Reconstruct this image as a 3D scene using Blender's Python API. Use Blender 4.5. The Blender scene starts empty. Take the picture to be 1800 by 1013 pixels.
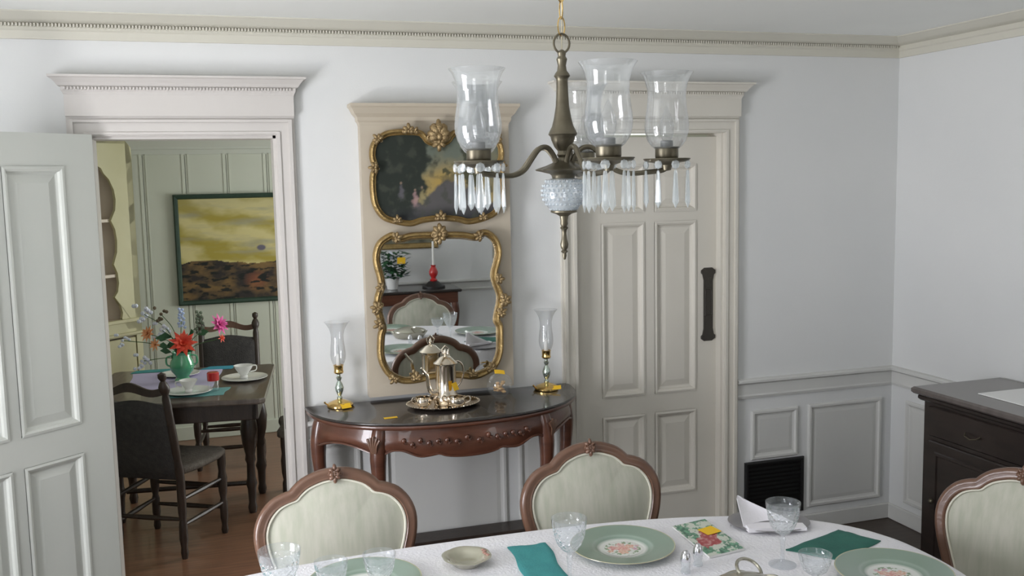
import bpy, math, random
from mathutils import Vector, Matrix, noise
PI = math.pi
random.seed(7)
S = bpy.context.scene
COL = S.collection

# ------------------------------------------------------------------ camera
def cam_vec(X, Y):
    yaw, pitch, roll = 0.30658, 0.11168, 0.02037
    cr, sr = math.cos(roll), math.sin(roll)
    X, Y = cr*X + sr*Y, -sr*X + cr*Y
    return X, Y, yaw, pitch
def cam_axis(X, Y, F):
    X, Y, yaw, pitch = cam_vec(X, Y)
    cp, sp = math.cos(pitch), math.sin(pitch)
    y = cp*F + sp*Y; z = -sp*F + cp*Y
    c, s = math.cos(yaw), math.sin(yaw)
    return Vector((c*X + s*y, -s*X + c*y, z))
cam = bpy.data.cameras.new('camera'); camo = bpy.data.objects.new('camera', cam); COL.objects.link(camo)
r, u, f = cam_axis(1, 0, 0), cam_axis(0, 1, 0), cam_axis(0, 0, 1)
m = Matrix((r, u, -f)).transposed().to_4x4(); m.translation = Vector((-0.54124, -4.1624, 1.83264))
camo.matrix_world = m
cam.sensor_width = 36; cam.lens = 1697.95/1800*36; cam.clip_start = .02
S.camera = camo

# ------------------------------------------------------------------ world, lights, exposure
w = bpy.data.worlds.new('world'); S.world = w; w.use_nodes = True
w.node_tree.nodes['Background'].inputs[0].default_value = (.86, .93, 1, 1)
w.node_tree.nodes['Background'].inputs[1].default_value = 1.0
S.view_settings.view_transform = 'Standard'; S.view_settings.look = 'None'
S.view_settings.exposure = 0.36; S.view_settings.gamma = 1; S.view_settings.use_curve_mapping = False
def area(name, loc, dirv, sx, sy, power, col):
    l = bpy.data.lights.new(name, 'AREA'); l.shape = 'RECTANGLE'; l.size = sx; l.size_y = sy
    l.energy = power; l.color = col
    o = bpy.data.objects.new(name, l); COL.objects.link(o)
    o.location = loc; o.rotation_euler = Vector(dirv).to_track_quat('-Z', 'Y').to_euler()
    return o
# daylight entering through the windows: sky light from outside each opening, and light thrown up by the bright ground
area('daylight_window_one', (-1.6, -4.72, 1.2), (0, 1, 0.05), 1.25, 1.6, 16, (.97, .98, 1))
area('daylight_window_two', (-2.66, -2.15, 1.2), (1, .35, 0.05), 1.2, 1.6, 105, (.93, .935, 1))
area('ground_bounce_one', (-1.6, -5.4, .1), (0, 1, .95), 1.6, .9, 24, (1, .99, .95))
area('ground_bounce_two', (-3.3, -2.25, .1), (1, .2, .95), 1.3, .9, 110, (1, .99, .95))
area('far_room_fill_light', (2.26, 1.7, 1.15), (-1, 0, .1), 1.3, 1.5, 55, (.97, 1, .97))  # unseen window and this lamp added to light the room beyond the doorway
area('daylight_window_four', (2.3, -4.72, 1.5), (-.2, 1, 0),   .75, 1.0, 4, (1, .98, .92))

# ------------------------------------------------------------------ materials
def sst(a, c, x): t = max(0, min(1, (x-a)/(c-a))); return t*t*(3-2*t)
MATS = {}
def mat(name, col=(.8, .8, .8), rough=.5, metal=0, col2=None, scale=6, mix=.5, bump=0, bscale=40, spec=.5,
        stretch=(1, 1, 1), coat=0, sheen=0, detail=4, attr=None):
    if name in MATS: return MATS[name]
    M = bpy.data.materials.new(name); M.use_nodes = True; nt = M.node_tree; b = nt.nodes['Principled BSDF']
    b.inputs['Base Color'].default_value = (*col, 1); b.inputs['Roughness'].default_value = rough
    b.inputs['Metallic'].default_value = metal; b.inputs['Specular IOR Level'].default_value = spec
    b.inputs['Coat Weight'].default_value = coat
    if sheen: b.inputs['Sheen Weight'].default_value = sheen
    tc = nt.nodes.new('ShaderNodeTexCoord'); mp = nt.nodes.new('ShaderNodeMapping')
    mp.inputs['Scale'].default_value = stretch
    nt.links.new(tc.outputs['Object'], mp.inputs[0])
    if attr:
        a = nt.nodes.new('ShaderNodeAttribute'); a.attribute_name = attr
        nt.links.new(a.outputs['Color'], b.inputs['Base Color'])
    elif col2:
        n = nt.nodes.new('ShaderNodeTexNoise'); n.inputs['Scale'].default_value = scale; n.inputs['Detail'].default_value = detail
        nt.links.new(mp.outputs[0], n.inputs[0])
        rp = nt.nodes.new('ShaderNodeValToRGB'); rp.color_ramp.elements[0].position = .5-mix/2; rp.color_ramp.elements[1].position = .5+mix/2
        rp.color_ramp.elements[0].color = (*col, 1); rp.color_ramp.elements[1].color = (*col2, 1)
        nt.links.new(n.outputs[0], rp.inputs[0]); nt.links.new(rp.outputs[0], b.inputs['Base Color'])
    if bump:
        n = nt.nodes.new('ShaderNodeTexNoise'); n.inputs['Scale'].default_value = bscale; n.inputs['Detail'].default_value = 3
        nt.links.new(mp.outputs[0], n.inputs[0])
        bp = nt.nodes.new('ShaderNodeBump'); bp.inputs['Strength'].default_value = bump; bp.inputs['Distance'].default_value = .01
        nt.links.new(n.outputs[0], bp.inputs['Height']); nt.links.new(bp.outputs[0], b.inputs['Normal'])
    MATS[name] = M; return M
def glass(name, tint=(1, 1, 1), frost=.06, spec=.5, bump=0, bscale=60, rough=.03, voro=False):
    if name in MATS: return MATS[name]
    M = bpy.data.materials.new(name); M.use_nodes = True; nt = M.node_tree; N = nt.nodes; L = nt.links
    N.remove(N['Principled BSDF']); out = N['Material Output']
    tr = N.new('ShaderNodeBsdfTransparent'); tr.inputs[0].default_value = (*tint, 1)
    gl = N.new('ShaderNodeBsdfGlossy'); gl.inputs['Roughness'].default_value = rough
    df = N.new('ShaderNodeBsdfTranslucent'); df.inputs[0].default_value = (.85, .9, .92, 1)
    df2 = N.new('ShaderNodeBsdfDiffuse'); df2.inputs[0].default_value = (.85, .9, .92, 1)
    dm = N.new('ShaderNodeMixShader'); dm.inputs[0].default_value = .5; L.new(df.outputs[0], dm.inputs[1]); L.new(df2.outputs[0], dm.inputs[2])
    fr = N.new('ShaderNodeLayerWeight'); fr.inputs['Blend'].default_value = .5
    mu = N.new('ShaderNodeMath'); mu.operation = 'MULTIPLY_ADD'; mu.inputs[1].default_value = spec; mu.inputs[2].default_value = .05
    pw = N.new('ShaderNodeMath'); pw.operation = 'POWER'; pw.inputs[1].default_value = 2.2
    L.new(fr.outputs['Facing'], pw.inputs[0]); L.new(pw.outputs[0], mu.inputs[0])
    m1 = N.new('ShaderNodeMixShader'); m1.inputs[0].default_value = frost
    L.new(tr.outputs[0], m1.inputs[1]); L.new(dm.outputs[0], m1.inputs[2])
    m2 = N.new('ShaderNodeMixShader'); L.new(mu.outputs[0], m2.inputs[0])
    L.new(m1.outputs[0], m2.inputs[1]); L.new(gl.outputs[0], m2.inputs[2]); L.new(m2.outputs[0], out.inputs[0])
    if bump:
        tc = N.new('ShaderNodeTexCoord'); n = N.new('ShaderNodeTexVoronoi' if voro else 'ShaderNodeTexNoise'); n.inputs['Scale'].default_value = bscale
        L.new(tc.outputs['Object'], n.inputs[0])
        bp = N.new('ShaderNodeBump'); bp.inputs['Strength'].default_value = bump; bp.inputs['Distance'].default_value = .01
        L.new(n.outputs[0], bp.inputs['Height']); L.new(bp.outputs[0], gl.inputs['Normal']); L.new(bp.outputs[0], fr.inputs['Normal'])
    MATS[name] = M; return M

wall_m = mat('wall_paint', (.69, .70, .695), .75, col2=(.73, .735, .725), scale=2, bump=.05, bscale=180)
ceil_m = mat('ceiling_paint', (.82, .83, .80), .8, col2=(.85, .86, .83), scale=2)
trim_m = mat('trim_paint', (.58, .55, .47), .45, col2=(.62, .59, .51), scale=3)
door_m = mat('door_paint', (.64, .61, .54), .42, col2=(.68, .65, .58), scale=3)
ldoor_m = mat('light_door_paint', (.54, .56, .52), .4, col2=(.58, .59, .55), scale=3)
wain_m = mat('wainscot_paint', (.61, .61, .59), .5, col2=(.65, .65, .62), scale=3)
pier_m = mat('pier_paint', (.47, .41, .32), .5, col2=(.52, .46, .37), scale=3)
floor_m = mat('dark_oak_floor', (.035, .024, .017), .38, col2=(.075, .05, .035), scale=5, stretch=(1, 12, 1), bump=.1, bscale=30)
farwall_m = mat('far_plank_paint', (.55, .58, .49), .5, col2=(.60, .62, .54), scale=2)
cup_m = mat('cupboard_paint', (.50, .47, .27), .5, col2=(.58, .55, .36), scale=3)
cupin_m = mat('cupboard_inside', (.70, .60, .50), .6, col2=(.76, .68, .58), scale=4)
mah_m = mat('mahogany', (.070, .026, .016), .28, col2=(.135, .050, .028), scale=7, stretch=(1, 1, 5), coat=.5, bump=.05)
top_m = mat('dark_wood_top', (.020, .017, .016), .25, col2=(.038, .030, .026), scale=8, stretch=(1, 6, 1), coat=.4)
walnut_m = mat('walnut_frame', (.115, .056, .034), .35, col2=(.18, .095, .060), scale=12, stretch=(1, 1, 1), coat=.3, bump=.1, bscale=60)
dark_m = mat('dark_oak', (.022, .014, .010), .4, col2=(.045, .028, .020), scale=10, stretch=(4, 4, 1), bump=.1)
rail_m = mat('brown_rail', (.12, .06, .04), .4, col2=(.18, .10, .07), scale=10)
side_m = mat('sideboard_wood', (.014, .010, .009), .3, col2=(.03, .02, .017), scale=6, stretch=(1, 1, 5), coat=.3)
fab_m = mat('sage_stripe_fabric', (.44, .45, .36), .85, col2=(.53, .52, .44), scale=9, stretch=(6, 6, .35), sheen=.3, bump=.08, bscale=200, mix=.35)
pipe_m = mat('pale_piping', (.66, .64, .54), .7)
gold_m = mat('old_gilt', (.27, .18, .07), .40, .7, col2=(.44, .31, .13), scale=30, bump=.4, bscale=120)
goldd_m = mat('dull_gilt_ornament', (.24, .165, .08), .42, .65, col2=(.42, .31, .16), scale=50, bump=.5, bscale=160)
brass_m = mat('aged_brass', (.115, .10, .07), .38, .8, col2=(.18, .16, .115), scale=30)
brass2_m = mat('bright_brass', (.75, .52, .20), .18, 1)
silver_m = mat('warm_silver', (.72, .62, .50), .14, 1, col2=(.80, .73, .62), scale=15)
pewter_m = mat('dull_pewter', (.50, .48, .40), .25, .9)
chrome_m = mat('polished_steel', (.8, .8, .84), .08, 1)
mirror_m = mat('mirror_silvering', (.86, .88, .87), .012, 1)
black_m = mat('black_iron', (.012, .012, .012), .45)
pull_m = mat('dark_bronze_plate', (.055, .05, .042), .45, .4, bump=.3, bscale=150)
cloth_m = mat('white_damask', (.80, .79, .84), .8, col2=(.86, .85, .88), scale=14, bump=.35, bscale=120, sheen=.2)
teal_m = mat('teal_linen', (.045, .26, .27), .8, col2=(.06, .32, .32), scale=20, bump=.15, bscale=200)
green_m = mat('bottle_green_linen', (.022, .12, .095), .8, col2=(.03, .16, .12), scale=20, bump=.15, bscale=200)
yellow_m = mat('yellow_paper', (.86, .52, .02), .7)
white_m = mat('white_china', (.82, .82, .80), .2, coat=.4)
napkin_m = mat('white_napkin_linen', (.84, .82, .85), .8, bump=.1, bscale=150)
celadon_m = mat('celadon_glaze', (.36, .35, .26), .12, col2=(.44, .42, .33), scale=12, coat=.8)
candle_m = mat('candle_wax', (.85, .84, .80), .5)
red_m = mat('red_lacquer', (.50, .02, .02), .25, coat=.5)
verd_m = mat('pale_green_silvered_stem', (.52, .60, .54), .16, .85)
grey_m = mat('grey_socket', (.16, .16, .155), .5, .3)
vcol_m = mat('painted_colour', rough=.6, attr='Col', spec=.3)
vgloss_m = mat('glazed_colour', rough=.18, attr='Col', coat=.4)
leaf_m = mat('dark_leaf', (.02, .08, .035), .5, col2=(.05, .15, .06), scale=20)
stem_m = mat('green_stem', (.06, .13, .04), .6)
petw_m = mat('white_petal', (.75, .78, .88), .6)
petr_m = mat('scarlet_petal', (.70, .03, .02), .5, col2=(.85, .12, .05), scale=30)
petp_m = mat('magenta_petal', (.62, .05, .28), .5, col2=(.8, .15, .4), scale=30)
peto_m = mat('orange_petal', (.80, .30, .12), .5, col2=(.9, .5, .25), scale=30)
petb_m = mat('pale_blue_petal', (.50, .60, .85), .5)
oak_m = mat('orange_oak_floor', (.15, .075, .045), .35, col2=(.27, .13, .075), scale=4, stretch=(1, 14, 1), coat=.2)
lav_m = mat('lavender_cloth', (.55, .50, .72), .8)
shade_g = glass('etched_shade_glass', frost=.10, spec=.5, bump=.15, bscale=22, rough=.06)
crys_g = glass('crystal_prism_glass', (.98, .99, .99), frost=.34, spec=.95, rough=.02)
cut_g = glass('cut_goblet_glass', (.98, .99, 1), frost=.26, spec=.75, bump=.9, bscale=95, rough=.05, voro=True)
rim_g = glass('clear_rim_glass', (.98, .99, 1), frost=.05, spec=.5)
hob_g = glass('hobnail_glass', (.95, .97, 1), frost=.42, spec=.8, rough=.05)
pane_g = glass('window_pane_glass', frost=0, spec=.2)
bulb_g = glass('bulb_glass', frost=.10, spec=.8)
vase_g = mat('green_vase_glaze', (.05, .30, .14), .12, col2=(.10, .42, .22), scale=14, coat=1)

# ------------------------------------------------------------------ mesh builder
class MB:
    def __init__(s): s.v = []; s.f = []; s.M = Matrix()
    def add(s, vs, fs):
        o = len(s.v); s.v += [tuple(s.M @ Vector(p)) for p in vs]; s.f += [tuple(i+o for i in f) for f in fs]; return s
    def box(s, x0, x1, y0, y1, z0, z1):
        return s.add([(x0,y0,z0),(x1,y0,z0),(x1,y1,z0),(x0,y1,z0),(x0,y0,z1),(x1,y0,z1),(x1,y1,z1),(x0,y1,z1)],
                     [(0,3,2,1),(4,5,6,7),(0,1,5,4),(1,2,6,5),(2,3,7,6),(3,0,4,7)])
    def bbox(s, x0, x1, y0, y1, z0, z1, b=.004):   # bevelled box
        vs = []; 
        for z, i in ((z0, b), (z0+b, 0), (z1-b, 0), (z1, b)):
            vs += [(x0+i,y0+i,z),(x1-i,y0+i,z),(x1-i,y1-i,z),(x0+i,y1-i,z)]
        fs = [(3,2,1,0),(12,13,14,15)]
        for k in range(3):
            for j in range(4): a = 4*k+j; c = 4*k+(j+1) % 4; fs.append((a, c, c+4, a+4))
        return s.add(vs, fs)
    def lathe(s, prof, c=(0, 0, 0), seg=24, sx=1, sy=1, cap=True):
        vs = []; fs = []; n = len(prof)
        for r, z in prof:
            for k in range(seg):
                a = 2*PI*k/seg; vs.append((c[0]+sx*r*math.cos(a), c[1]+sy*r*math.sin(a), c[2]+z))
        for i in range(n-1):
            for k in range(seg):
                k2 = (k+1) % seg; fs.append((i*seg+k, i*seg+k2, (i+1)*seg+k2, (i+1)*seg+k))
        if cap:
            if prof[0][0] > 1e-5: fs.append(tuple(reversed(range(seg))))
            if prof[-1][0] > 1e-5: fs.append(tuple((n-1)*seg+k for k in range(seg)))
        return s.add(vs, fs)
    def tube(s, path, rad, seg=8, closed=False, flat=1.0):
        P = [Vector(p) for p in path]; n = len(P)
        R = rad if isinstance(rad, (list, tuple)) else [rad]*n
        T = []
        for i in range(n):
            a = P[(i-1) % n] if (closed or i > 0) else P[i]; b = P[(i+1) % n] if (closed or i < n-1) else P[i]
            t = (b-a); T.append(t.normalized() if t.length > 1e-9 else Vector((0, 0, 1)))
        up = Vector((0, 0, 1)) if abs(T[0].z) < .9 else Vector((0, 1, 0))
        nrm = (up - T[0]*up.dot(T[0])).normalized(); vs = []
        for i in range(n):
            nrm = (nrm - T[i]*nrm.dot(T[i])).normalized(); bi = T[i].cross(nrm)
            for k in range(seg):
                a = 2*PI*k/seg; vs.append(tuple(P[i] + R[i]*(math.cos(a)*nrm + flat*math.sin(a)*bi)))
        fs = []
        for i in range(n if closed else n-1):
            j = (i+1) % n
            for k in range(seg): k2 = (k+1) % seg; fs.append((i*seg+k, i*seg+k2, j*seg+k2, j*seg+k))
        if not closed: fs += [tuple(reversed(range(seg))), tuple((n-1)*seg+k for k in range(seg))]
        return s.add(vs, fs)
    def ring2d(s, pts, prof, plane='xz', closed=True):
        # sweep profile (offset outward in plane, height along the plane's normal) along a closed 2D path
        n = len(pts); vs = []; m = len(prof)
        area_ = sum(pts[i][0]*pts[(i+1) % n][1]-pts[(i+1) % n][0]*pts[i][1] for i in range(n))
        sg = 1 if area_ > 0 else -1
        for i in range(n):
            a = Vector(pts[(i-1) % n]); b = Vector(pts[i]); c = Vector(pts[(i+1) % n])
            d1 = (b-a).normalized(); d2 = (c-b).normalized()
            n1 = Vector((d1.y, -d1.x)); n2 = Vector((d2.y, -d2.x)); nn = (n1+n2)
            nn = nn.normalized() if nn.length > 1e-6 else n1
            k = 1/max(.6, nn.dot(n1)); nn = nn*k*sg
            for o, h in prof:
                q = b + nn*o
                vs.append((q.x, -h, q.y) if plane == 'xz' else (q.x, q.y, h))
        fs = []
        for i in range(n if closed else n-1):
            j = (i+1) % n
            for k in range(m): k2 = (k+1) % m; fs.append((i*m+k, j*m+k, j*m+k2, i*m+k2))
        return s.add(vs, fs)
    def pad(s, pts, center, bulge, y0=0, rings=6, plane='xz', sign=-1, power=2.2, back=True):
        # cushion over a closed outline: rings shrinking to the centre and rising
        n = len(pts); vs = []; fs = []
        for r in range(rings):
            t = r/rings; h = bulge*(1-(1-t)**power)
            for p in pts:
                x = center[0]+(p[0]-center[0])*(1-t); z = center[1]+(p[1]-center[1])*(1-t)
                vs.append((x, y0+sign*h, z) if plane == 'xz' else (x, z, y0+h))
        vs.append((center[0], y0+sign*bulge, center[1]) if plane == 'xz' else (center[0], center[1], y0+bulge))
        for r in range(rings-1):
            for i in range(n): j = (i+1) % n; fs.append((r*n+i, r*n+j, (r+1)*n+j, (r+1)*n+i))
        for i in range(n): fs.append(((rings-1)*n+i, (rings-1)*n+(i+1) % n, rings*n))
        if back: fs.append(tuple(range(n)))
        return s.add(vs, fs)
    def slab(s, pts, z0, z1, b=.004, c=None):
        # horizontal slab over an outline, edges slightly rounded
        n = len(pts); cx = sum(p[0] for p in pts)/n; cy = sum(p[1] for p in pts)/n; vs = []
        def sh(p, d):
            v = Vector((p[0]-cx, p[1]-cy)); L = v.length; v = v*(max(L-d, 0)/L) if L else v; return (cx+v.x, cy+v.y)
        lv = [(z0, b), (z0+b, 0), (z1-b, 0), (z1, b)]
        for z, d in lv: vs += [(*sh(p, d), z) for p in pts]
        fs = [tuple(reversed(range(n))), tuple(3*n+i for i in range(n))]
        for k in range(3):
            for i in range(n): j = (i+1) % n; fs.append((k*n+i, k*n+j, (k+1)*n+j, (k+1)*n+i))
        return s.add(vs, fs)
    def frust(s, x0, x1, z0, z1, y0, y1, ins):
        # rectangular panel: outer rectangle at y0, inner (inset) at y1, facing -y
        return s.add([(x0,y0,z0),(x1,y0,z0),(x1,y0,z1),(x0,y0,z1),(x0+ins,y1,z0+ins),(x1-ins,y1,z0+ins),(x1-ins,y1,z1-ins),(x0+ins,y1,z1-ins)],
                     [(0,1,5,4),(1,2,6,5),(2,3,7,6),(3,0,4,7),(4,5,6,7)])
    def sphere(s, c, r, seg=12, rings=7, sc=(1, 1, 1)):
        vs = []; fs = []
        for i in range(1, rings):
            t = PI*i/rings
            for k in range(seg):
                a = 2*PI*k/seg; vs.append((c[0]+sc[0]*r*math.sin(t)*math.cos(a), c[1]+sc[1]*r*math.sin(t)*math.sin(a), c[2]-sc[2]*r*math.cos(t)))
        b0 = len(vs); vs += [(c[0], c[1], c[2]-sc[2]*r), (c[0], c[1], c[2]+sc[2]*r)]
        for i in range(rings-2):
            for k in range(seg): k2 = (k+1) % seg; fs.append((i*seg+k, i*seg+k2, (i+1)*seg+k2, (i+1)*seg+k))
        for k in range(seg): k2 = (k+1) % seg; fs += [(b0, k2, k), (b0+1, (rings-2)*seg+k, (rings-2)*seg+k2)]
        return s.add(vs, fs)
    def ob(s, name, m, parent=None, smooth=35, cols=None):
        me = bpy.data.meshes.new(name); me.from_pydata(s.v, [], s.f); me.update()
        me.materials.append(m)
        if smooth: me.shade_smooth(); me.set_sharp_from_angle(angle=math.radians(smooth))
        if cols:
            a = me.color_attributes.new('Col', 'FLOAT_COLOR', 'POINT')
            for i, c in enumerate(cols): a.data[i].color = (*c, 1)
        o = bpy.data.objects.new(name, me); COL.objects.link(o)
        if parent: o.parent = parent
        return o
def tag(o, label=None, cat=None, group=None, kind=None):
    if label: o['label'] = label
    if cat: o['category'] = cat
    if group: o['group'] = group
    if kind: o['kind'] = kind
    return o
def thing(name, label, cat, loc=(0, 0, 0), rz=0, group=None, rx=0):
    o = bpy.data.objects.new(name, None); o.empty_display_size = .05; COL.objects.link(o)
    o.location = loc; o.rotation_euler = (rx, 0, rz); return tag(o, label, cat, group)
def struct(o): o['kind'] = 'structure'; return o
def copy_tree(o, label=None, group=None, loc=None, rz=None):
    def rec(a, par):
        c = a.copy(); COL.objects.link(c); c.parent = par
        for ch in KIDS.get(a.name, [x for x in COL.objects if x.parent == a]): rec(ch, c)
        return c
    c = rec(o, o.parent)
    if label: c['label'] = label
    if group: c['group'] = group
    if loc: c.location = loc
    if rz is not None: c.rotation_euler.z = rz
    return c
KIDS = {}
def smooth_closed(pts, k=4):
    n = len(pts); out = []
    for i in range(n):
        p0, p1, p2, p3 = (Vector(pts[(i+j-1) % n]) for j in range(4))
        for q in range(k):
            t = q/k
            out.append(tuple(.5*((2*p1)+(p2-p0)*t+(2*p0-5*p1+4*p2-p3)*t*t+(3*p1-p0-3*p2+p3)*t**3)))
    return out
def smooth_open(pts, k=5):
    P = [Vector(p) for p in pts]; P = [P[0]*2-P[1]]+P+[P[-1]*2-P[-2]]; out = []
    for i in range(1, len(P)-2):
        p0, p1, p2, p3 = P[i-1:i+3]
        for q in range(k):
            t = q/k
            out.append(tuple(.5*((2*p1)+(p2-p0)*t+(2*p0-5*p1+4*p2-p3)*t*t+(3*p1-p0-3*p2+p3)*t**3)))
    out.append(tuple(P[-2])); return out
def circ_prof(ro, h, n=10, h0=0):   # half-round profile for frames: offset, height
    return [(ro*math.cos(PI*k/(n-1)), h0+h*math.sin(PI*k/(n-1))) for k in range(n)]

# ================================================================== THE ROOM
XL, XR, YS, H = -2.4, 2.863, -4.45, 2.5
XF, YF, HF = 2.0, 3.1, 2.24            # the room beyond the doorway
D1 = (-.955, -.24, 2.035); D2 = (1.09, 1.857, 2.035)
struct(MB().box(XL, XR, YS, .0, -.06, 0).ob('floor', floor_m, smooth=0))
fo = struct(MB().box(-2.0, XF, .0, YF+.1, -.06, 0).ob('floor.001', oak_m, smooth=0))
struct(MB().box(XL, XR, YS, .14, H, H+.06).ob('ceiling', ceil_m, smooth=0))
struct(MB().box(-2.0, XF, .14, YF+.1, HF, HF+.06).ob('ceiling.001', ceil_m, smooth=0))
b = MB()
b.box(XL, D1[0], 0, .14, 0, H).box(D1[0], D1[1], 0, .14, D1[2], H).box(D1[1], D2[0], 0, .14, 0, H)
b.box(D2[0], D2[1], 0, .14, D2[2]+.01, H).box(D2[1], XR, 0, .14, 0, H)
struct(b.ob('wall_back', wall_m, smooth=0))
struct(MB().box(XR, XR+.1, YS, .14, 0, H).ob('wall_right', wall_m, smooth=0))
def holed(axis, c0, c1, a0, a1, z1, holes):   # wall with window holes; holes sorted along the wall
    b = MB()
    def bx(p, q, r0, r1):
        b.box(p, q, c0, c1, r0, r1) if axis == 'x' else b.box(c0, c1, p, q, r0, r1)
    p = a0
    for h0, h1, hz0, hz1 in holes:
        bx(p, h0, 0, z1); bx(h0, h1, 0, hz0); bx(h0, h1, hz1, z1); p = h1
    bx(p, a1, 0, z1); return b
struct(holed('y', XL-.1, XL, YS, .14, H, [(-2.75, -1.55, .45, 2.0)]).ob('wall_left', wall_m, smooth=0))
struct(holed('x', YS-.1, YS, XL-.1, XR+.1, H, [(-2.2, -1.0, .45, 2.0), (1.95, 2.65, 1.0, 2.0)]).ob('wall_front', wall_m, smooth=0))
wf = struct(MB().box(-2.0, XF+.1, YF+.02, YF+.12, 0, HF).ob('wall_far', farwall_m, smooth=0))
struct(MB().box(-2.1, -2.0, .14, YF+.12, 0, HF).ob('wall_far_left', farwall_m, smooth=0))
struct(holed('y', XF, XF+.1, .14, YF+.02, HF, [(1.05, 2.35, .45, 1.9)]).ob('wall_far_right', farwall_m, smooth=0))
# planks of the far wall with beaded joints
x = -1.21; i = 0
while x < XF-.02:
    x1 = min(x+.28, XF)
    b = MB().bbox(x+.002, x1-.002, YF-.002, YF+.02, 0.0, 2.06, .005)
    b.bbox(x+.016, x+.024, YF-.006, YF+.0, 0, 2.06, .002).bbox(x1-.024, x1-.016, YF-.006, YF, 0, 2.06, .002)
    b.ob('plank', farwall_m, wf, smooth=0); x += .28
prof = [(0, 0), (.0, .04), (.012, .045), (.012, .06), (.055, .12), (.07, .13), (.08, .14), (.08, .18), (-.0, .18)]
b = MB()
b.add([(-2.0, YF-o, 2.05+h) for o, h in prof]+[(XF, YF-o, 2.05+h) for o, h in prof], [(k, k+1, k+10, k+9) for k in range(8)])
struct(b.ob('trim_1', mat('far_crown_paint', (.58, .60, .54), .5), smooth=0))
struct(MB().bbox(-2.0, XF, YF-.02, YF, 0, .1).ob('baseboard_far', farwall_m, smooth=0))
# windows (frames, bars, panes) in the four openings
def window(nm, axis, c, a0, a1, z0, z1, nx=2, nz=3):
    def B(b, p, q, r0, r1, t0, t1):
        return b.bbox(p, q, c+t0, c+t1, r0, r1) if axis == 'x' else b.bbox(c+t0, c+t1, p, q, r0, r1)
    b = MB(); w_ = .045
    B(b, a0, a0+w_, z0, z1, -.03, .03); B(b, a1-w_, a1, z0, z1, -.03, .03); B(b, a0+w_, a1-w_, z0, z0+w_, -.03, .03); B(b, a0+w_, a1-w_, z1-w_, z1, -.03, .03)
    o = struct(b.ob(nm, trim_m, smooth=0))
    for k in range(1, nx): xx = a0+(a1-a0)*k/nx; B(MB(), xx-.01, xx+.01, z0+w_, z1-w_, -.015, .015).ob('glazing_bar', trim_m, o, 0)
    for k in range(1, nz): zz = z0+(z1-z0)*k/nz; B(MB(), a0+w_, a1-w_, zz-.01, zz+.01, -.015, .015).ob('glazing_bar', trim_m, o, 0)
    for i in range(nx):
        for j in range(nz):
            p, q = a0+(a1-a0)*i/nx, a0+(a1-a0)*(i+1)/nx; r0, r1 = z0+(z1-z0)*j/nz, z0+(z1-z0)*(j+1)/nz
            B(MB(), p+.012, q-.012, r0+.012, r1-.012, -.0075, .0075).ob('pane', pane_g, o, 0)
window('window_1', 'x', YS-.05, -2.2, -1.0, .45, 2.0); window('window_2', 'y', XL-.05, -2.75, -1.55, .45, 2.0)
window('added_window_3', 'y', XF+.05, 1.05, 2.35, .45, 1.9); window('window_4', 'x', YS-.05, 1.95, 2.65, 1.0, 2.0, 2, 2)  # the far room's window is added to give that room light
# crown moulding round the room with its row of tiny dentils
path = [(XL, YS), (XR, YS), (XR, 0), (XL, 0)]
cp = [(0, 2.405), (-.012, 2.405), (-.016, 2.435), (-.022, 2.440), (-.022, 2.462), (-.04, 2.466), (-.06, 2.475), (-.085, 2.492), (-.095, 2.495), (-.095, 2.5), (0, 2.5)]
cr = struct(MB().ring2d(path, cp, 'xy').ob('trim_2', mat('crown_paint', (.61, .59, .51), .5), smooth=20))
b = MB(); k = XL+.03
while k < XR-.04: b.box(k, k+.0065, -.034, -.02, 2.450, 2.462); k += .0125
tag(b.ob('dentil_row', mat('crown_paint'), cr, 0), kind='stuff')

# ------------------------------------------------------------------ panelled doors
def panelled(nm, w_, h_, t_, rects, m, parent=None):
    # face at local y=0 towards -y, x from 0 to w_; both faces built; rects = (x0,x1,z0,z1)
    b = MB(); xs = sorted({0, w_, *[r[0] for r in rects], *[r[1] for r in rects]}); zs = sorted({0, h_, *[r[2] for r in rects], *[r[3] for r in rects]})
    for i in range(len(xs)-1):
        for j in range(len(zs)-1):
            cx, cz = (xs[i]+xs[i+1])/2, (zs[j]+zs[j+1])/2
            if not any(r[0] < cx < r[1] and r[2] < cz < r[3] for r in rects):
                b.box(xs[i], xs[i+1], 0, t_, zs[j], zs[j+1])
    o = b.ob(nm, m, parent, 0)
    for r in rects:
        p = MB()
        for sgn, y0 in ((1, 0), (-1, t_)):
            pr = [(.0, y0-sgn*.004), (.010, y0-sgn*.006), (.018, y0-sgn*.001), (.022, y0+sgn*.008), (.030, y0+sgn*.012)]
            prev = None
            for ins, yy in pr+[(.034, y0+sgn*.012)]:
                cur = [(r[0]+ins, yy, r[2]+ins), (r[1]-ins, yy, r[2]+ins), (r[1]-ins, yy, r[3]-ins), (r[0]+ins, yy, r[3]-ins)]
                if prev: p.add(prev+cur, [(q, (q+1) % 4, 4+(q+1) % 4, 4+q) for q in range(4)])
                prev = cur
            i1, i2 = .034, .062
            p.add([(r[0]+i1, y0+sgn*.012, r[2]+i1), (r[1]-i1, y0+sgn*.012, r[2]+i1), (r[1]-i1, y0+sgn*.012, r[3]-i1), (r[0]+i1, y0+sgn*.012, r[3]-i1),
                   (r[0]+i2, y0+sgn*.006, r[2]+i2), (r[1]-i2, y0+sgn*.006, r[2]+i2), (r[1]-i2, y0+sgn*.006, r[3]-i2), (r[0]+i2, y0+sgn*.006, r[3]-i2)],
                  [(0,1,5,4),(1,2,6,5),(2,3,7,6),(3,0,4,7),(4,5,6,7)])
        p.ob('panel', m, o, 0)
    return o
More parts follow.
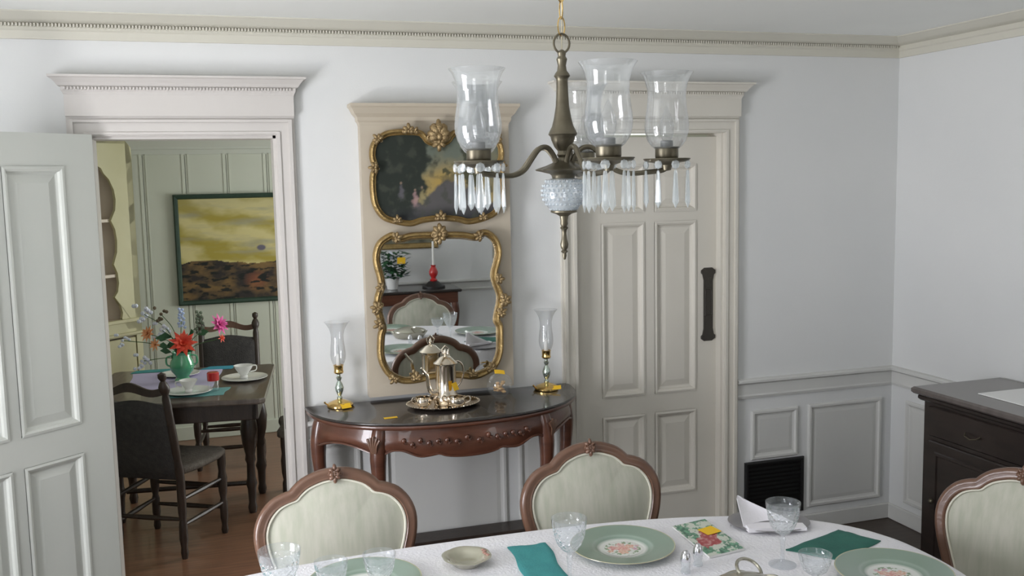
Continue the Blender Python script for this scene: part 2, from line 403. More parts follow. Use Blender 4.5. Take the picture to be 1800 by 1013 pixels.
# open hinged door on the left
W1 = .795
lr = [(.13, .375, 1.0-.085, 1.905), (.42, .665, .915, 1.905), (.13, .375, .2, .80), (.42, .665, .2, .80)]
d1 = struct(panelled('door_1', W1, 2.027, .038, lr, ldoor_m)); 
d1.location = (-.962, -.045, .012); d1.rotation_euler = (0, 0, math.radians(221))
d1.scale = (1, 1, 1)
for z in (.25, 1.75): MB().lathe([(.006, 0), (.008, .002), (.008, .088), (.006, .09)], (-.006, .0, z), 10).ob('hinge', brass_m, d1)
b = MB().lathe([(.0, -.075), (.022, -.073), (.03, -.06), (.026, -.045), (.010, -.04), (.010, -.004), (.028, -.003), (.028, 0)], seg=20)
# (knobs turned to stick out of both faces)
def knob(sgn, y):
    k = MB(); k.M = Matrix.Translation((W1-.06, y, .97)) @ Matrix.Rotation(-PI/2*sgn, 4, 'X')
    return k.lathe([(.028, 0), (.028, .004), (.01, .006), (.01, .035), (.026, .045), (.03, .058), (.02, .07), (0, .073)], seg=20)
knob(-1, 0).ob('door_knob', brass_m, d1); knob(1, .038).ob('door_knob', brass_m, d1)
# closed panelled door on the right
dx = D2[0]+.004
def rel(x0, x1, z0, z1): return (x0-dx, x1-dx, z0-.01, z1-.01)
rr = [rel(1.235, 1.46, 1.668, 1.895), rel(1.512, 1.737, 1.668, 1.895), rel(1.235, 1.46, .78, 1.622), rel(1.512, 1.737, .78, 1.622), rel(1.235, 1.46, .27, .688), rel(1.512, 1.737, .27, .688)]
d2 = struct(panelled('door_2', D2[1]-D2[0]-.008, 2.012, .04, rr, door_m)); d2.location = (dx, .045, .008)
# dark shaped finger plate with recessed grip
px, pz = 1.801-dx, 1.203-.008
def plate_outline(w_, h_):
    q = [(w_*.55, h_), (w_, h_*.93), (w_, h_*.86), (w_*.80, h_*.82), (w_*.64, h_*.66), (w_*.64, -h_*.66), (w_*.80, -h_*.82), (w_, -h_*.86), (w_, -h_*.93), (w_*.55, -h_)]
    return q+[(-a, b) for a, b in reversed(q)]
ol = [(px+a, pz+c) for a, c in plate_outline(.040, .182)]
pl = MB(); n = len(ol)
pl.add([(a, -.001, c) for a, c in ol]+[(px+(a-px)*.93, -.007, pz+(c-pz)*.985) for a, c in ol], [(k, (k+1) % n, n+(k+1) % n, n+k) for k in range(n)]+[tuple(n+k for k in range(n))])
plo = pl.ob('finger_plate', pull_m, d2, 0); tag(plo, 'tall dark bronze finger plate with shaped ends')
g = MB(); g.M = Matrix.Translation((px, -.006, pz+.01)); g.ring2d([(-.014, -.06), (.014, -.06), (.014, .06), (-.014, .06)], [(0, 0), (.002, .004), (.005, .004), (.007, 0)]); g.ob('grip_rim', pull_m, plo, 0)

# ------------------------------------------------------------------ door casings with entablature
def casing(nm, x0, x1, zt, m, cw=.077, left=True):
    b = MB()
    def leg(xa, xb, inner_right):
        b.box(xa, xb, -.018, 0, 0, zt+cw)
        for o, t in ((.003, .024), (.052, .030)):
            if inner_right: b.bbox(xb-o-.014, xb-o, -t, -.017, 0, zt+o+.014, .003)
            else: b.bbox(xa+o, xa+o+.014, -t, -.017, 0, zt+o+.014, .003)
    if left: leg(x0-cw, x0, True)
    leg(x1, x1+cw, False)
    b.box(x0, x1, -.018, 0, zt, zt+cw)
    for o, t in ((.003, .024), (.052, .030)): b.bbox(x0-o, x1+o, -t, -.017, zt+o, zt+o+.014, .003)
    # jambs and stop
    b.box(x0, x0+.012, 0, .14, 0, zt).box(x1-.012, x1, 0, .14, 0, zt).box(x0, x1, 0, .14, zt-.012 if m is not door_m else zt, zt+.002)
    o = struct(b.ob(nm, m, smooth=0))
    # frieze and cornice
    f = MB(); xa, xb = x0-cw, x1+cw
    f.box(xa, xb, -.035, 0, zt+cw, 2.215)
    f.ob('frieze', m, o, 0)
    c = MB()
    pr = [(0, 2.195), (.036, 2.195), (.040, 2.205), (.044, 2.212), (.044, 2.224), (.054, 2.228), (.062, 2.240), (.076, 2.256), (.084, 2.259), (.084, 2.267), (0, 2.267)]
    # mitred returns at both ends
    n = len(pr); vs = []
    for (ex, s_) in ((xa, -1), (xb, 1)):
        e = [(ex+s_*max(o_-.035, 0), -o_, h) for o_, h in pr]; back = [(ex+s_*max(o_-.035, 0), 0, h) for o_, h in pr]
        vs += e+back
    fs = [(k, k+1, 2*n+k+1, 2*n+k) for k in range(n-1)]+[(k, n+k, n+k+1, k+1) for k in range(n-1)]+[(2*n+k, 2*n+k+1, 3*n+k+1, 3*n+k) for k in range(n-1)]
    c.add(vs, fs); c.ob('cornice', m, o, 0)
    d = MB(); k = xa+.002
    while k < xb-.006: d.box(k, k+.0065, -.052, -.043, 2.213, 2.223); k += .0125
    tag(d.ob('dentil_row', m, o, 0), kind='stuff')
    return o
cas_m = mat('casing_paint', (.57, .54, .51), .45, col2=(.61, .58, .55), scale=3)
c1 = casing('trim_3', D1[0], D1[1], D1[2], cas_m)
MB().box(-.2535, -.252, .03, .055, .78, .87).ob('strike_plate', grey_m, c1, 0)
c2 = casing('trim_4', D2[0], D2[1], D2[2], door_m)

# ------------------------------------------------------------------ wainscot, chair rail, baseboards
def xrail(nm, x0, x1, z, y=0):
    b = MB(); pr = [(0, -.085), (.010, -.083), (.014, -.07), (.010, -.062), (.008, -.012), (.022, -.006), (.030, 0), (.030, .010), (.020, .016), (0, .018)]
    n = len(pr); b.add([(x0, y-o, z+h) for o, h in pr]+[(x1, y-o, z+h) for o, h in pr], [(k, k+1, n+k+1, n+k) for k in range(n-1)]+[tuple(range(n)), tuple(reversed(range(n, 2*n)))])
    return struct(b.ob(nm, wain_m, smooth=0))
def wpanel(parent, rect, plane='back'):
    b = MB(); x0, x1, z0, z1 = rect
    b.ring2d([(x0, z0), (x1, z0), (x1, z1), (x0, z1)], [(.012, 0), (.012, .008), (.006, .013), (-.004, .013), (-.010, .005), (-.018, .002), (-.018, 0)])
    b.frust(x0+.018, x1-.018, z0+.018, z1-.018, -.001, -.004, .02)
    o = b.ob('panel', wain_m, parent, 0)
    if plane == 'right': o.matrix_local = Matrix.Translation((XR, 0, 0)) @ Matrix.Rotation(PI/2, 4, 'Z') @ Matrix.Identity(4)
    return o
xe = D2[1]+.077
r1 = xrail('trim_5', xe, XR, .806); wpanel(r1, (2.03, 2.277, .415, .645)); wpanel(r1, (2.362, 2.785, .13, .648))
r2 = xrail('trim_6', D1[1]+.077, D2[0]-.077, .80); wpanel(r2, (-.125, .05, .13, .70)); wpanel(r2, (.175, .72, .15, .70)); wpanel(r2, (.80, .98, .13, .70))
# right wall: same rail and panels, turned
b = MB(); pr = [(0, -.085), (.010, -.083), (.014, -.07), (.010, -.062), (.008, -.012), (.022, -.006), (.030, 0), (.030, .010), (.020, .016), (0, .018)]
n = len(pr); b.add([(XR-o, -.0, .806+h) for o, h in pr]+[(XR-o, YS, .806+h) for o, h in pr], [(k, k+1, n+k+1, n+k) for k in range(n-1)])
r3 = struct(b.ob('trim_7', wain_m, smooth=0))
def rpanel(y0, y1, z0, z1):
    b = MB(); b.M = Matrix.Translation((XR, 0, 0)) @ Matrix.Rotation(-PI/2, 4, 'Z')
    a0, a1 = -y1, -y0
    b.ring2d([(a0, z0), (a1, z0), (a1, z1), (a0, z1)], [(.012, 0), (.012, .008), (.006, .013), (-.004, .013), (-.010, .005), (-.018, .002), (-.018, 0)])
    b.frust(a0+.018, a1-.018, z0+.018, z1-.018, -.001, -.004, .02); b.ob('panel', wain_m, r3, 0)
rpanel(-.72, -.13, .13, .648); rpanel(-1.5, -.84, .13, .648); rpanel(-2.3, -1.62, .13, .648)
for nm, bx in (('baseboard_back', (xe, XR, -.016, 0, 0, .082)), ('baseboard_back.001', (D1[1]+.077, D2[0]-.077, -.016, 0, 0, .082)),
               ('baseboard_left', (XL, XL+.016, YS, 0, 0, .082)), ('baseboard_right', (XR-.016, XR, YS, -.016, 0, .082)), ('baseboard_front', (XL+.016, XR-.016, YS, YS+.016, 0, .082))):
    struct(MB().bbox(*bx, .004).ob(nm, wain_m, smooth=0))
# rail on the wall behind the camera (seen in the mirror)
b = MB(); b.add([(XL, YS+o, .806+h) for o, h in pr]+[(XR, YS+o, .806+h) for o, h in pr], [(n+k, n+k+1, k+1, k) for k in range(n-1)])
struct(b.ob('trim_8', wain_m, smooth=0))

# ------------------------------------------------------------------ pier panel behind the mirror
pp = thing('pier_panel', 'tall beige panel with a cornice on the wall behind the mirror and painting', 'panel', (0, 0, .906))
b = MB().box(.102, .757, -.058, -.001, 0, 1.18); b.ob('back_board', pier_m, pp, 0)
xa, xb = .102, .757
pr2 = [(.0015, 1.165), (.058, 1.165), (.062, 1.178), (.068, 1.186), (.068, 1.20), (.082, 1.215), (.094, 1.238), (.100, 1.244), (.100, 1.256), (.0015, 1.256)]
n2 = len(pr2); vs = []
for ex, s_ in ((xa, -1), (xb, 1)):
    vs += [(ex+s_*max(o-.058, 0), -o, h) for o, h in pr2]+[(ex+s_*max(o-.058, 0), -.0015, h) for o, h in pr2]
MB().add(vs, [(k, k+1, 2*n2+k+1, 2*n2+k) for k in range(n2-1)]+[(k, n2+k, n2+k+1, k+1) for k in range(n2-1)]+[(2*n2+k, 2*n2+k+1, 3*n2+k+1, 3*n2+k) for k in range(n2-1)]).ob('cornice', pier_m, pp, 0)

# ================================================================== ORNATE FRAMES
def ornament(b, x, z, s_=1, y=-.03, n=5, spread=2.6, a0=PI/2):
    # a shell-like spray of plump curled acanthus lobes between two small volutes
    for k in range(n):
        q_ = (k-(n-1)/2)/max((n-1)/2, 1); a = a0 + q_*spread/2; L = s_*(.034-.013*abs(q_))
        p = [(x, y+.004, z)]
        for t in (.25, .5, .75, .92, 1.0):
            aa = a + q_*.45*t
            p.append((x+L*t*math.cos(aa), y-.010*math.sin(t*PI)*s_-.002, z+L*t*math.sin(aa)))
        b.tube(p, [.003*s_, .0062*s_, .0085*s_, .0085*s_, .006*s_, .003*s_], 7)
    b.sphere((x, y-.010*s_, z), .009*s_, 8, 5)
    for s2 in (-1, 1):
        cx, cz = x+s2*.020*s_*math.sin(a0), z-s2*.020*s_*math.cos(a0); p = []
        for k in range(12):
            a = a0+s2*(k*.55); r_ = s_*.013*(1-k/14); p.append((cx+r_*math.cos(a), y-.004-.005*k/12, cz+r_*math.sin(a)))
        b.tube(p, [.0048*s_*(1-k/24) for k in range(12)], 6)
def scroll(b, x, z, s_, d, y=-.024):
    p = []
    for k in range(14):
        a = d*(k*.45)+PI/2; r_ = s_*.020*(1-k/15); p.append((x+r_*math.cos(a), y-.006*k/14, z+r_*math.sin(a)))
    b.tube(p, [.0055*s_*(1-k/20) for k in range(14)], 6)
FPROF = [(-.0135, 0), (-.0135, .012), (-.0105, .015), (-.007, .013), (-.004, .020), (.002, .026), (.008, .024), (.012, .016), (.0135, .006), (.0135, 0)]

# mirror (its local plane is y=0, leaning a little with the top back)
mpts = [(.211,1.607),(.165,1.578),(.145,1.53),(.147,1.482),(.159,1.433),(.161,1.391),(.146,1.343),(.144,1.294),(.157,1.237),(.162,1.208),(.154,1.181),(.149,1.11),(.157,1.06),(.18,1.016),(.207,.992),(.249,.974),(.307,.973),(.372,.984),(.435,.985),(.499,.978),(.562,.968),(.62,.984),(.662,1.013),(.686,1.071),(.689,1.144),(.688,1.188),(.675,1.218),(.688,1.276),(.693,1.326),(.675,1.378),(.667,1.422),(.681,1.472),(.689,1.521),(.674,1.572),(.639,1.603),(.606,1.603),(.58,1.589),(.521,1.599),(.413,1.603),(.306,1.604),(.249,1.592),(.228,1.602)]
mc = (.42, 1.29)
mp_ = smooth_closed([(x-mc[0], z-mc[1]+.315) for x, z in mpts], 4)
mir = thing('wall_mirror', 'gilt rococo wall mirror with scrolled frame hanging above the half-moon console', 'mirror', (mc[0], -.080, mc[1]-.315), rx=math.radians(.8))
b = MB().ring2d(mp_, FPROF); b.ob('frame', gold_m, mir, 50)
b = MB().ring2d(mp_, [(-.0150, 0), (-.0150, .014), (-.0185, .010), (-.0185, 0)]); tag(b.ob('inner_lip', goldd_m, mir, 0))
# glass
n = len(mp_); ins = [((x)*.965, (z-.315)*.975+.315) for x, z in mp_]
MB().add([(x, -.0045, z) for x, z in ins]+[(0, -.0045, .315)], [(k, (k+1) % n, n) for k in range(n)]).ob('mirror_glass', mirror_m, mir, 0)
MB().add([(x, .004, z) for x, z in ins]+[(x, 0, z) for x, z in ins], [tuple(range(n))]+[(k, n+k, n+(k+1) % n, (k+1) % n) for k in range(n)]).ob('backing', dark_m, mir, 0)
L0 = lambda x, z: (x-mc[0], z-mc[1]+.315)
for (x, z, s_, a0, nn) in [(.418, 1.607, 1.35, PI/2, 7), (.418, 1.600, 1.1, -PI/2, 5), (.228, 1.598, .9, .3, 5), (.600, 1.592, .9, PI*.9, 5), (.162, 1.39, .8, PI, 5), (.144, 1.30, 1.1, PI*.8, 6), (.150, 1.235, 1.0, PI*1.15, 5),
                           (.678, 1.40, .9, 0, 5), (.700, 1.305, 1.15, 0, 6), (.688, 1.25, .9, .5, 5), (.204, .995, .9, -PI*.7, 5), (.300, .985, .9, PI/2, 5), (.64, 1.0, .9, PI*.6, 5), (.435, .985, .8, PI/2, 5), (.555, .978, .8, PI/2, 5)]:
    o = MB(); lx, lz = L0(x, z); ornament(o, lx, lz, s_, -.022, nn, 3.0, a0); scroll(o, lx+.012*s_, lz-.004, .6*s_, 1); scroll(o, lx-.012*s_, lz-.004, .6*s_, -1)
    o.ob('leaf_ornament', goldd_m, mir, 60)

# painting in gilt cartouche frame
ph = [(.430,1.992),(.389,2.002),(.368,2.026),(.348,2.039),(.292,2.043),(.222,2.038),(.184,2.02),(.155,1.99),(.147,1.943),(.157,1.895),(.146,1.855),(.145,1.794),(.153,1.739),(.183,1.69),(.23,1.668),(.3,1.655),(.35,1.667),(.430,1.674)]
pc = .430
pts = ph[:-1]+[(pc, 1.674)]+[(2*pc-x, z) for x, z in reversed(ph[1:-1])]
pz0 = 1.64
pa_ = smooth_closed([(x-pc, z-pz0) for x, z in pts], 4)
pai = thing('framed_painting', 'dark pastoral landscape painting in a gilt rococo frame above the mirror', 'painting', (pc, -.075, pz0))
MB().ring2d(pa_, FPROF).ob('frame', gold_m, pai, 50)
for (x, z, s_, a0, nn) in [(.430, 2.02, 1.9, PI/2, 7), (.430, 2.05, 1.3, PI/2, 5), (.43, 2.0, 1.2, -PI/2, 5), (.300, 2.045, 1.0, PI/2, 5), (.325, 2.042, .8, PI/2, 4), (.56, 2.045, 1.0, PI/2, 5), (.172, 2.01, .9, PI*.75, 5), (.688, 2.01, .9, PI*.25, 5),
                           (.155, 1.895, .9, PI, 5), (.705, 1.895, .9, 0, 5), (.24, 1.668, .8, PI*.5, 5), (.62, 1.668, .8, PI*.5, 5), (.43, 1.675, 1.0, PI/2, 5)]:
    o = MB(); ornament(o, x-pc, z-pz0, s_, -.022, nn, 2.8, a0); scroll(o, x-pc+.014*s_, z-pz0-.004, .6*s_, 1); scroll(o, x-pc-.014*s_, z-pz0-.004, .6*s_, -1)
    o.ob('leaf_ornament', goldd_m, pai, 60)
def fb(x, z, sc, seed=0): return noise.fractal(Vector((x*sc, z*sc, seed)), 1.0, 2.0, 5)
def lerp(a, c, t): t = max(0, min(1, t)); return tuple(p+(q-p)*t for p, q in zip(a, c))
def sst(a, c, x): t = max(0, min(1, (x-a)/(c-a))); return t*t*(3-2*t)
def pastoral(x, z):  # x -.285...285, z 0...40 local
    sky = lerp((.30, .24, .11), (.13, .15, .12), sst(.12, .34, z)+.3*fb(x, z, 14, 2))
    sky = lerp(sky, (.40, .27, .07), math.exp(-((x-.02)**2/.006+(z-.19)**2/.003))*.9)
    tree = (.020, .026, .020)
    n1 = fb(x, z, 16, 5)*.05
    left = sst(-.02, .02, -(x+.07+n1)+.25*max(0, z-.12)-.35*max(0, .17-z))
    hill = sst(-.01, .012, (.145+.05*math.sin(x*16+.6)+n1*.5)-z)
    rt = sst(.0, .012, .075-math.hypot(x-.14, (z-.26)*.9)+n1*1.3)
    c = lerp(sky, (.05, .055, .03), rt*.9)
    c = lerp(c, (.09, .085, .085), hill)
    c = lerp(c, tree, left)
    c = lerp(c, (.028, .030, .034), sst(.10, .02, z))
    c = lerp(c, (.055, .060, .045), .6*sst(.05, .6, fb(x, z, 22, 9)))
    for fx, fz, cc in ((-.105, .12, (.42, .26, .26)), (-.075, .13, (.36, .30, .14)), (-.165, .15, (.13, .12, .14))):
        d = math.hypot((x-fx+.003*math.sin(z*190))/(.010+.16*max(0, fz+.02-z)), (z-fz)/.036); c = lerp(c, cc, (1-sst(.4, 1.2, d+.5*fb(x, z, 60, 3)))*.65)
        c = lerp(c, (.30, .21, .15), (1-sst(.3, 1, math.hypot(x-fx, z-fz-.038)/.007))*.8)
    return c
def canvas(outline_fn, x0, x1, z0, z1, nx, nz, fn, inside=None):
    b = MB(); cols = []; idx = {}
    for j in range(nz+1):
        for i in range(nx+1):
            x = x0+(x1-x0)*i/nx; z = z0+(z1-z0)*j/nz
            b.v.append((x, outline_fn, z)); cols.append(fn(x, z)); idx[i, j] = len(b.v)-1
    for j in range(nz):
        for i in range(nx):
            xc = x0+(x1-x0)*(i+.5)/nx; zc = z0+(z1-z0)*(j+.5)/nz
            if inside is None or inside(xc, zc): b.f.append((idx[i, j], idx[i+1, j], idx[i+1, j+1], idx[i, j+1]))
    return b, cols
def inpoly(P):
    def f(x, y):
        c = False; n = len(P)
        for i in range(n):
            x1, y1 = P[i]; x2, y2 = P[i-1]
            if (y1 > y) != (y2 > y) and x < (x2-x1)*(y-y1)/(y2-y1)+x1: c = not c
        return c
    return f
b, cols = canvas(-.006, -.30, .30, 0, .42, 150, 105, pastoral, inpoly(pa_)); b.ob('canvas', vcol_m, pai, 0, cols)

# ================================================================== HALF-MOON CONSOLE
CX, CY, CZ = .430, -.022, .885
con = thing('console_table', 'half-moon mahogany console table with a dark top and scalloped apron against the wall', 'console table', (CX, CY, 0), math.radians(1.0))
def dmoon(a, d, n=40, e=2.25):
    o = []
    for k in range(n+1):
        t = PI*k/n; c, s_ = math.cos(t), math.sin(t)
        o.append((-a*math.copysign(abs(c)**(2/e), c), -d*abs(s_)**(2/e)))
    return o
top = dmoon(.605, .49); MB().slab(top+[(.605, 0)][:0], CZ-.012, CZ, .005).ob('tabletop', top_m, con, 50)
MB().slab(dmoon(.600, .486), CZ-.03, CZ-.011, .006).ob('top_moulding', mah_m, con, 50)
ap = dmoon(.565, .452, 160)
def apdepth(t):   # t 0..1 along the front: depth of the apron below the top
    m_ = abs(t-.5)
    if m_ < .075: return .104+.020*math.sqrt(max(0, 1-(m_/.075)**2))
    if m_ < .175: return .104+.016*math.sin(PI*(m_-.075)/.10*.5)-.034*sst(.115, .175, m_)
    if m_ < .225: return .086+.024*sst(.185, .225, m_)
    return .110-.038*math.sin(PI*min(1, (m_-.225)/.20))
b = MB(); n = len(ap); vs = []
arc = [0]
for i in range(1, n): arc.append(arc[-1]+math.hypot(ap[i][0]-ap[i-1][0], ap[i][1]-ap[i-1][1]))
TT = [a/arc[-1] for a in arc]
for i, (x, y) in enumerate(ap):
    dd = apdepth(TT[i]); L = math.hypot(x, y) or 1; nx_, ny_ = x/L, y/L
    for h, o in ((0, 0), (.3, .004), (.55, .012), (.8, .014), (1, .006), (1, -.016), (0, -.016)):
        vs.append((x+nx_*o, y+ny_*o, CZ-.030-dd*h))
fs = [(i*7+k, (i+1)*7+k, (i+1)*7+(k+1) % 7, i*7+(k+1) % 7) for i in range(n-1) for k in range(7)]
b.add(vs, fs).box(-.56, .56, -.016, -.001, CZ-.10, CZ-.03).ob('apron', mah_m, con, 50)
# carved shell band on the apron centre and edge bead
b = MB()
p = [(ap[i][0]*1.022, ap[i][1]*1.022, CZ-.030-apdepth(TT[i])*1.0) for i in range(0, n, 1)]; b.tube(p, .005, 6)
b.ob('apron_bead', mah_m, con, 60)
b = MB()
for i in range(58, 103, 3):
    x, y = ap[i]; L = math.hypot(x, y); nx_, ny_ = x/L, y/L; zc = CZ-.085+.008*math.sin(i*.9)
    b.sphere((x+nx_*.014, y+ny_*.014, zc), .011, 8, 5, (1, .7, 1.1))
    b.tube([(x+nx_*.013, y+ny_*.013, zc), (x+nx_*.022+.008, y+ny_*.02, zc-.01), (x+nx_*.014+.018, y+ny_*.014, zc-.004)], [.004, .005, .002], 5)
tag(b.ob('carved_garland', mah_m, con, 60), kind='stuff')
def cab_leg(x, y, ang, h=.83, carve=True, sc=1):
    # cabriole leg; ang = outward direction
    dx_, dy_ = math.cos(ang), math.sin(ang); b = MB(); P = []; R = []
    for t, o, r_ in ((0, 0, .030), (.06, .012, .034), (.14, .020, .034), (.25, .018, .028), (.4, .004, .021), (.6, -.016, .017), (.8, -.024, .0145), (.92, -.012, .015), (.97, .004, .020), (1, .010, .022)):
        P.append((x+dx_*o*sc, y+dy_*o*sc, h*(1-t))); R.append(r_*sc)
    P = smooth_open(P, 4); R = [R[min(int(i/4), len(R)-1)]*(1-(i % 4)/4)+R[min(int(i/4)+1, len(R)-1)]*((i % 4)/4) for i in range(len(P))]
    b.tube(P, R, 12); return b
legs = [(40, -.245), ]
for i, back in ((47, 0), (112, 0), (7, 1), (153, 1)):
    x, y = ap[i]; a = math.atan2(y, x); y = min(y, -.04)
    L = cab_leg(x*.97, y*.97 if not back else y, a, CZ-.035).ob('leg', mah_m, con, 50)
    if not back:
        c = MB()
        for k in range(-2, 3):
            ox = k*.009; tx, ty = -math.sin(a), math.cos(a)
            q = [(x*1.0+math.cos(a)*.034+tx*ox*1.6, y+math.sin(a)*.034+ty*ox*1.6, CZ-.055-abs(k)*.006), (x+math.cos(a)*.040+tx*ox, y+math.sin(a)*.040+ty*ox, CZ-.09), (x+math.cos(a)*.030+tx*ox*.3, y+math.sin(a)*.030+ty*ox*.3, CZ-.14)]
            c.tube(q, [.005, .005, .002], 6)
        for k in range(5): c.sphere((x*.985+math.cos(a)*(.030-.004*k), y*.985+math.sin(a)*(.030-.004*k), CZ-.15-.018*k), .0055-.0006*k, 8, 5)
        tag(c.ob('carved_shell', walnut_m, L, 60), kind='stuff')

# unidentified long low dark box on the floor against the wall
bx_ = thing('low_dark_box', 'long low dark box on the floor beneath the half-moon console', 'low_box', (.35, -.11, 0))
MB().bbox(-.36, .455, -.045, .085, 0.012, .262, .006).ob('casing', dark_m, bx_, 0)
for k in range(9): MB().bbox(-.345, .435, -.05, -.044, .04+.022*k, .050+.022*k, .002).ob('slat', dark_m, bx_, 0)
MB().box(-.345, .43, -.035, .075, 0, .013).ob('foot', black_m, bx_, 0)
# wall vent
vt = thing('floor_vent', 'black square wall grille low on the wainscot beside the right door', 'vent', (2.155, 0, .105))
MB().ring2d([(-.172, 0), (.172, 0), (.172, .288), (-.172, .288)], [(0, .0005), (0, .010), (-.008, .014), (-.018, .012), (-.018, .0005)]).box(-.155, .155, -.003, -.0005, .016, .272).ob('frame', black_m, vt, 0)
for k in range(12): 
    q = MB(); q.add([(-.155, -.004, .022+.021*k), (.155, -.004, .022+.021*k), (.155, -.011, .034+.021*k), (-.155, -.011, .034+.021*k), (-.155, -.003, .026+.021*k), (.155, -.003, .026+.021*k)], [(0, 1, 2, 3), (3, 2, 5, 4), (0, 4, 5, 1)])
    q.ob('slat', black_m, vt, 0)

# ================================================================== things on the console
def sticky(label, loc, rz=0, tilt=0, s_=.030, curl=.004, tx=0, w_=None):
    b = MB(); n = 6; w_ = w_ or s_; vs = []
    for j in range(2):
        for i in range(n+1):
            t = i/n; vs.append(((t-.5)*w_, (j-.5)*s_, curl*t*t))
    vs += [(x, y, z+.0006) for x, y, z in vs]
    m_ = 2*(n+1)
    fs = [(i, i+n+1, i+n+2, i+1) for i in range(n)]+[(m_+i, m_+i+1, m_+i+n+2, m_+i+n+1) for i in range(n)]
    fs += [(i, i+1, m_+i+1, m_+i) for i in range(n)]+[(n+1+i, m_+n+1+i, m_+n+2+i, n+2+i) for i in range(n)]+[(0, m_, m_+n+1, n+1), (n, 2*n+1, m_+2*n+1, m_+n)]
    o = b.add(vs, fs).ob('sticky_note', yellow_m, smooth=30); o.location = loc; o.rotation_euler = (tilt, tx, rz)
    return tag(o, label, 'sticky note', 'yellow sticky notes')
def hurricane(x, y, label, rz=0):
    t = thing('candle_lamp', label, 'candle lamp', (x, y, CZ), rz, 'candle lamps on the console')
    MB().lathe([(.052, 0), (.056, .003), (.056, .010), (.048, .018), (.030, .026), (.016, .030), (.010, .034)], seg=28).ob('base', brass2_m, t)
    MB().lathe([(.009, .030), (.012, .040), (.007, .047), (.011, .055), (.017, .070), (.019, .083), (.014, .098), (.007, .112), (.010, .118), (.013, .126), (.007, .132), (.007, .142)], seg=20).ob('stem', verd_m, t)
    MB().lathe([(.007, .140), (.018, .144), (.021, .150), (.019, .156), (.020, .176), (.023, .180), (.018, .181), (.016, .160), (0, .158)], seg=24).ob('cup', brass2_m, t)
    MB().lathe([(.009, .159), (.009, .225), (.007, .228), (0, .229)], seg=14).ob('candle', candle_m, t)
    MB().lathe([(.0, .229), (.004, .231), (.0065, .244), (.005, .256), (.001, .272), (0, .272)], seg=10).ob('flame_bulb', bulb_g, t)
    o = [(.0195, .181), (.025, .188), (.031, .205), (.033, .225), (.031, .255), (.027, .285), (.027, .310), (.033, .335), (.045, .356), (.054, .366)]
    MB().lathe(o+[(r_-.0012, z) for r_, z in reversed(o)], seg=32, cap=False).ob('glass_shade', shade_g, t)
    MB().tube([(-.050, -.0, .012), (-.060, -.004, .018), (-.066, -.004, .026)], [.003, .003, .0045], 6).ob('switch', brass2_m, t)
    return t
hurricane(-.030, -.082, 'brass candle lamp with glass shade at the left end of the console')
hurricane(.897, -.110, 'brass candle lamp with glass shade at the right end of the console')
sticky('yellow sticky note on the base of the left candle lamp', (-.012, -.135, CZ+.012), .2, .55, .028, .002, w_=.042)
sticky('yellow sticky note on the base of the right candle lamp', (.925, -.160, CZ+.016), -.3, .45, .028, .003, w_=.042)
sticky('yellow sticky note lying flat near the left front of the console top', (.135, -.365, CZ+.0005), .0, 0, .025, .001, w_=.055)
TX, TY = .385, -.235
tr = thing('silver_tray', 'oval silver tray under the coffee set on the console', 'tray', (TX, TY, CZ), .0)
MB().lathe([(0, .0005), (.125, .0005), (.135, .002), (.150, .010), (.157, .013), (.158, .0155), (.152, .0145), (.136, .006), (.122, .004), (0, .004)], seg=48, sx=1, sy=.78, cap=False).ob('dish', silver_m, tr)
b = MB()
for k in range(60): a = 2*PI*k/60; b.sphere((.1555*math.cos(a), .78*.1555*math.sin(a), .0155), .0035, 6, 4)
tag(b.ob('beaded_rim', silver_m, tr), kind='stuff')
TZ = CZ+.0045
def pot(label, x, y, h, r_, spout_dir, pear=True):
    t = thing('coffee_pot', label, 'coffee pot', (x, y, TZ), spout_dir)
    if pear: pr = [(.0, 0), (.034, 0), (.036, .006), (.026, .014), (.028, .022), (r_*1.18, .05), (r_*1.25, .075), (r_*1.1, .105), (r_*.82, .15), (r_*.75, h*.70), (r_*.85, h*.76)]
    else: pr = [(0, 0), (r_*1.15, 0), (r_*1.3, .012), (r_*1.25, .035), (r_*1.02, .05), (r_*1.02, .10), (r_*1.0, h*.68), (r_*1.05, h*.72)]
    MB().lathe(pr+[(0, pr[-1][1])], seg=28).ob('body', silver_m, t)
    zt = pr[-1][1]
    lid = MB().lathe([(pr[-1][0]*1.12, zt), (pr[-1][0]*1.14, zt+.004), (pr[-1][0]*.9, zt+.012), (pr[-1][0]*.55, zt+.028), (.006, zt+.036), (.004, zt+.040), (.008, zt+.046), (.006, zt+.054), (0, h)], seg=24).ob('lid', silver_m, t)
    sp = [(r_*1.0, 0, .055), (r_*1.7, 0, .062), (r_*1.95, 0, .09), (r_*2.05, 0, .13), (r_*2.3, 0, h*.60), (r_*2.7, 0, h*.70)]
    P = smooth_open(sp, 4); MB().tube(P, [.014-.009*(i/(len(P)-1))**.6 for i in range(len(P))], 10).ob('spout', silver_m, t)
    hp = [(-r_*.8, 0, h*.68), (-r_*1.3, 0, h*.74), (-r_*1.9, 0, h*.66), (-r_*2.0, 0, h*.5), (-r_*1.6, 0, h*.34), (-r_*1.0, 0, h*.25)]
    MB().tube(smooth_open(hp, 4), .0045, 8, flat=.8).ob('handle', silver_m, t)
    return t
p2 = pot('straight-sided silver coffee pot with a long spout on the oval tray', .402, -.225, .240, .0430, math.radians(195), False)
MB().tube([(-.012, 0, .212), (-.017, 0, .234), (0, 0, .250), (.017, 0, .234), (.012, 0, .212)], .003, 6).ob('lid_ring', silver_m, p2)
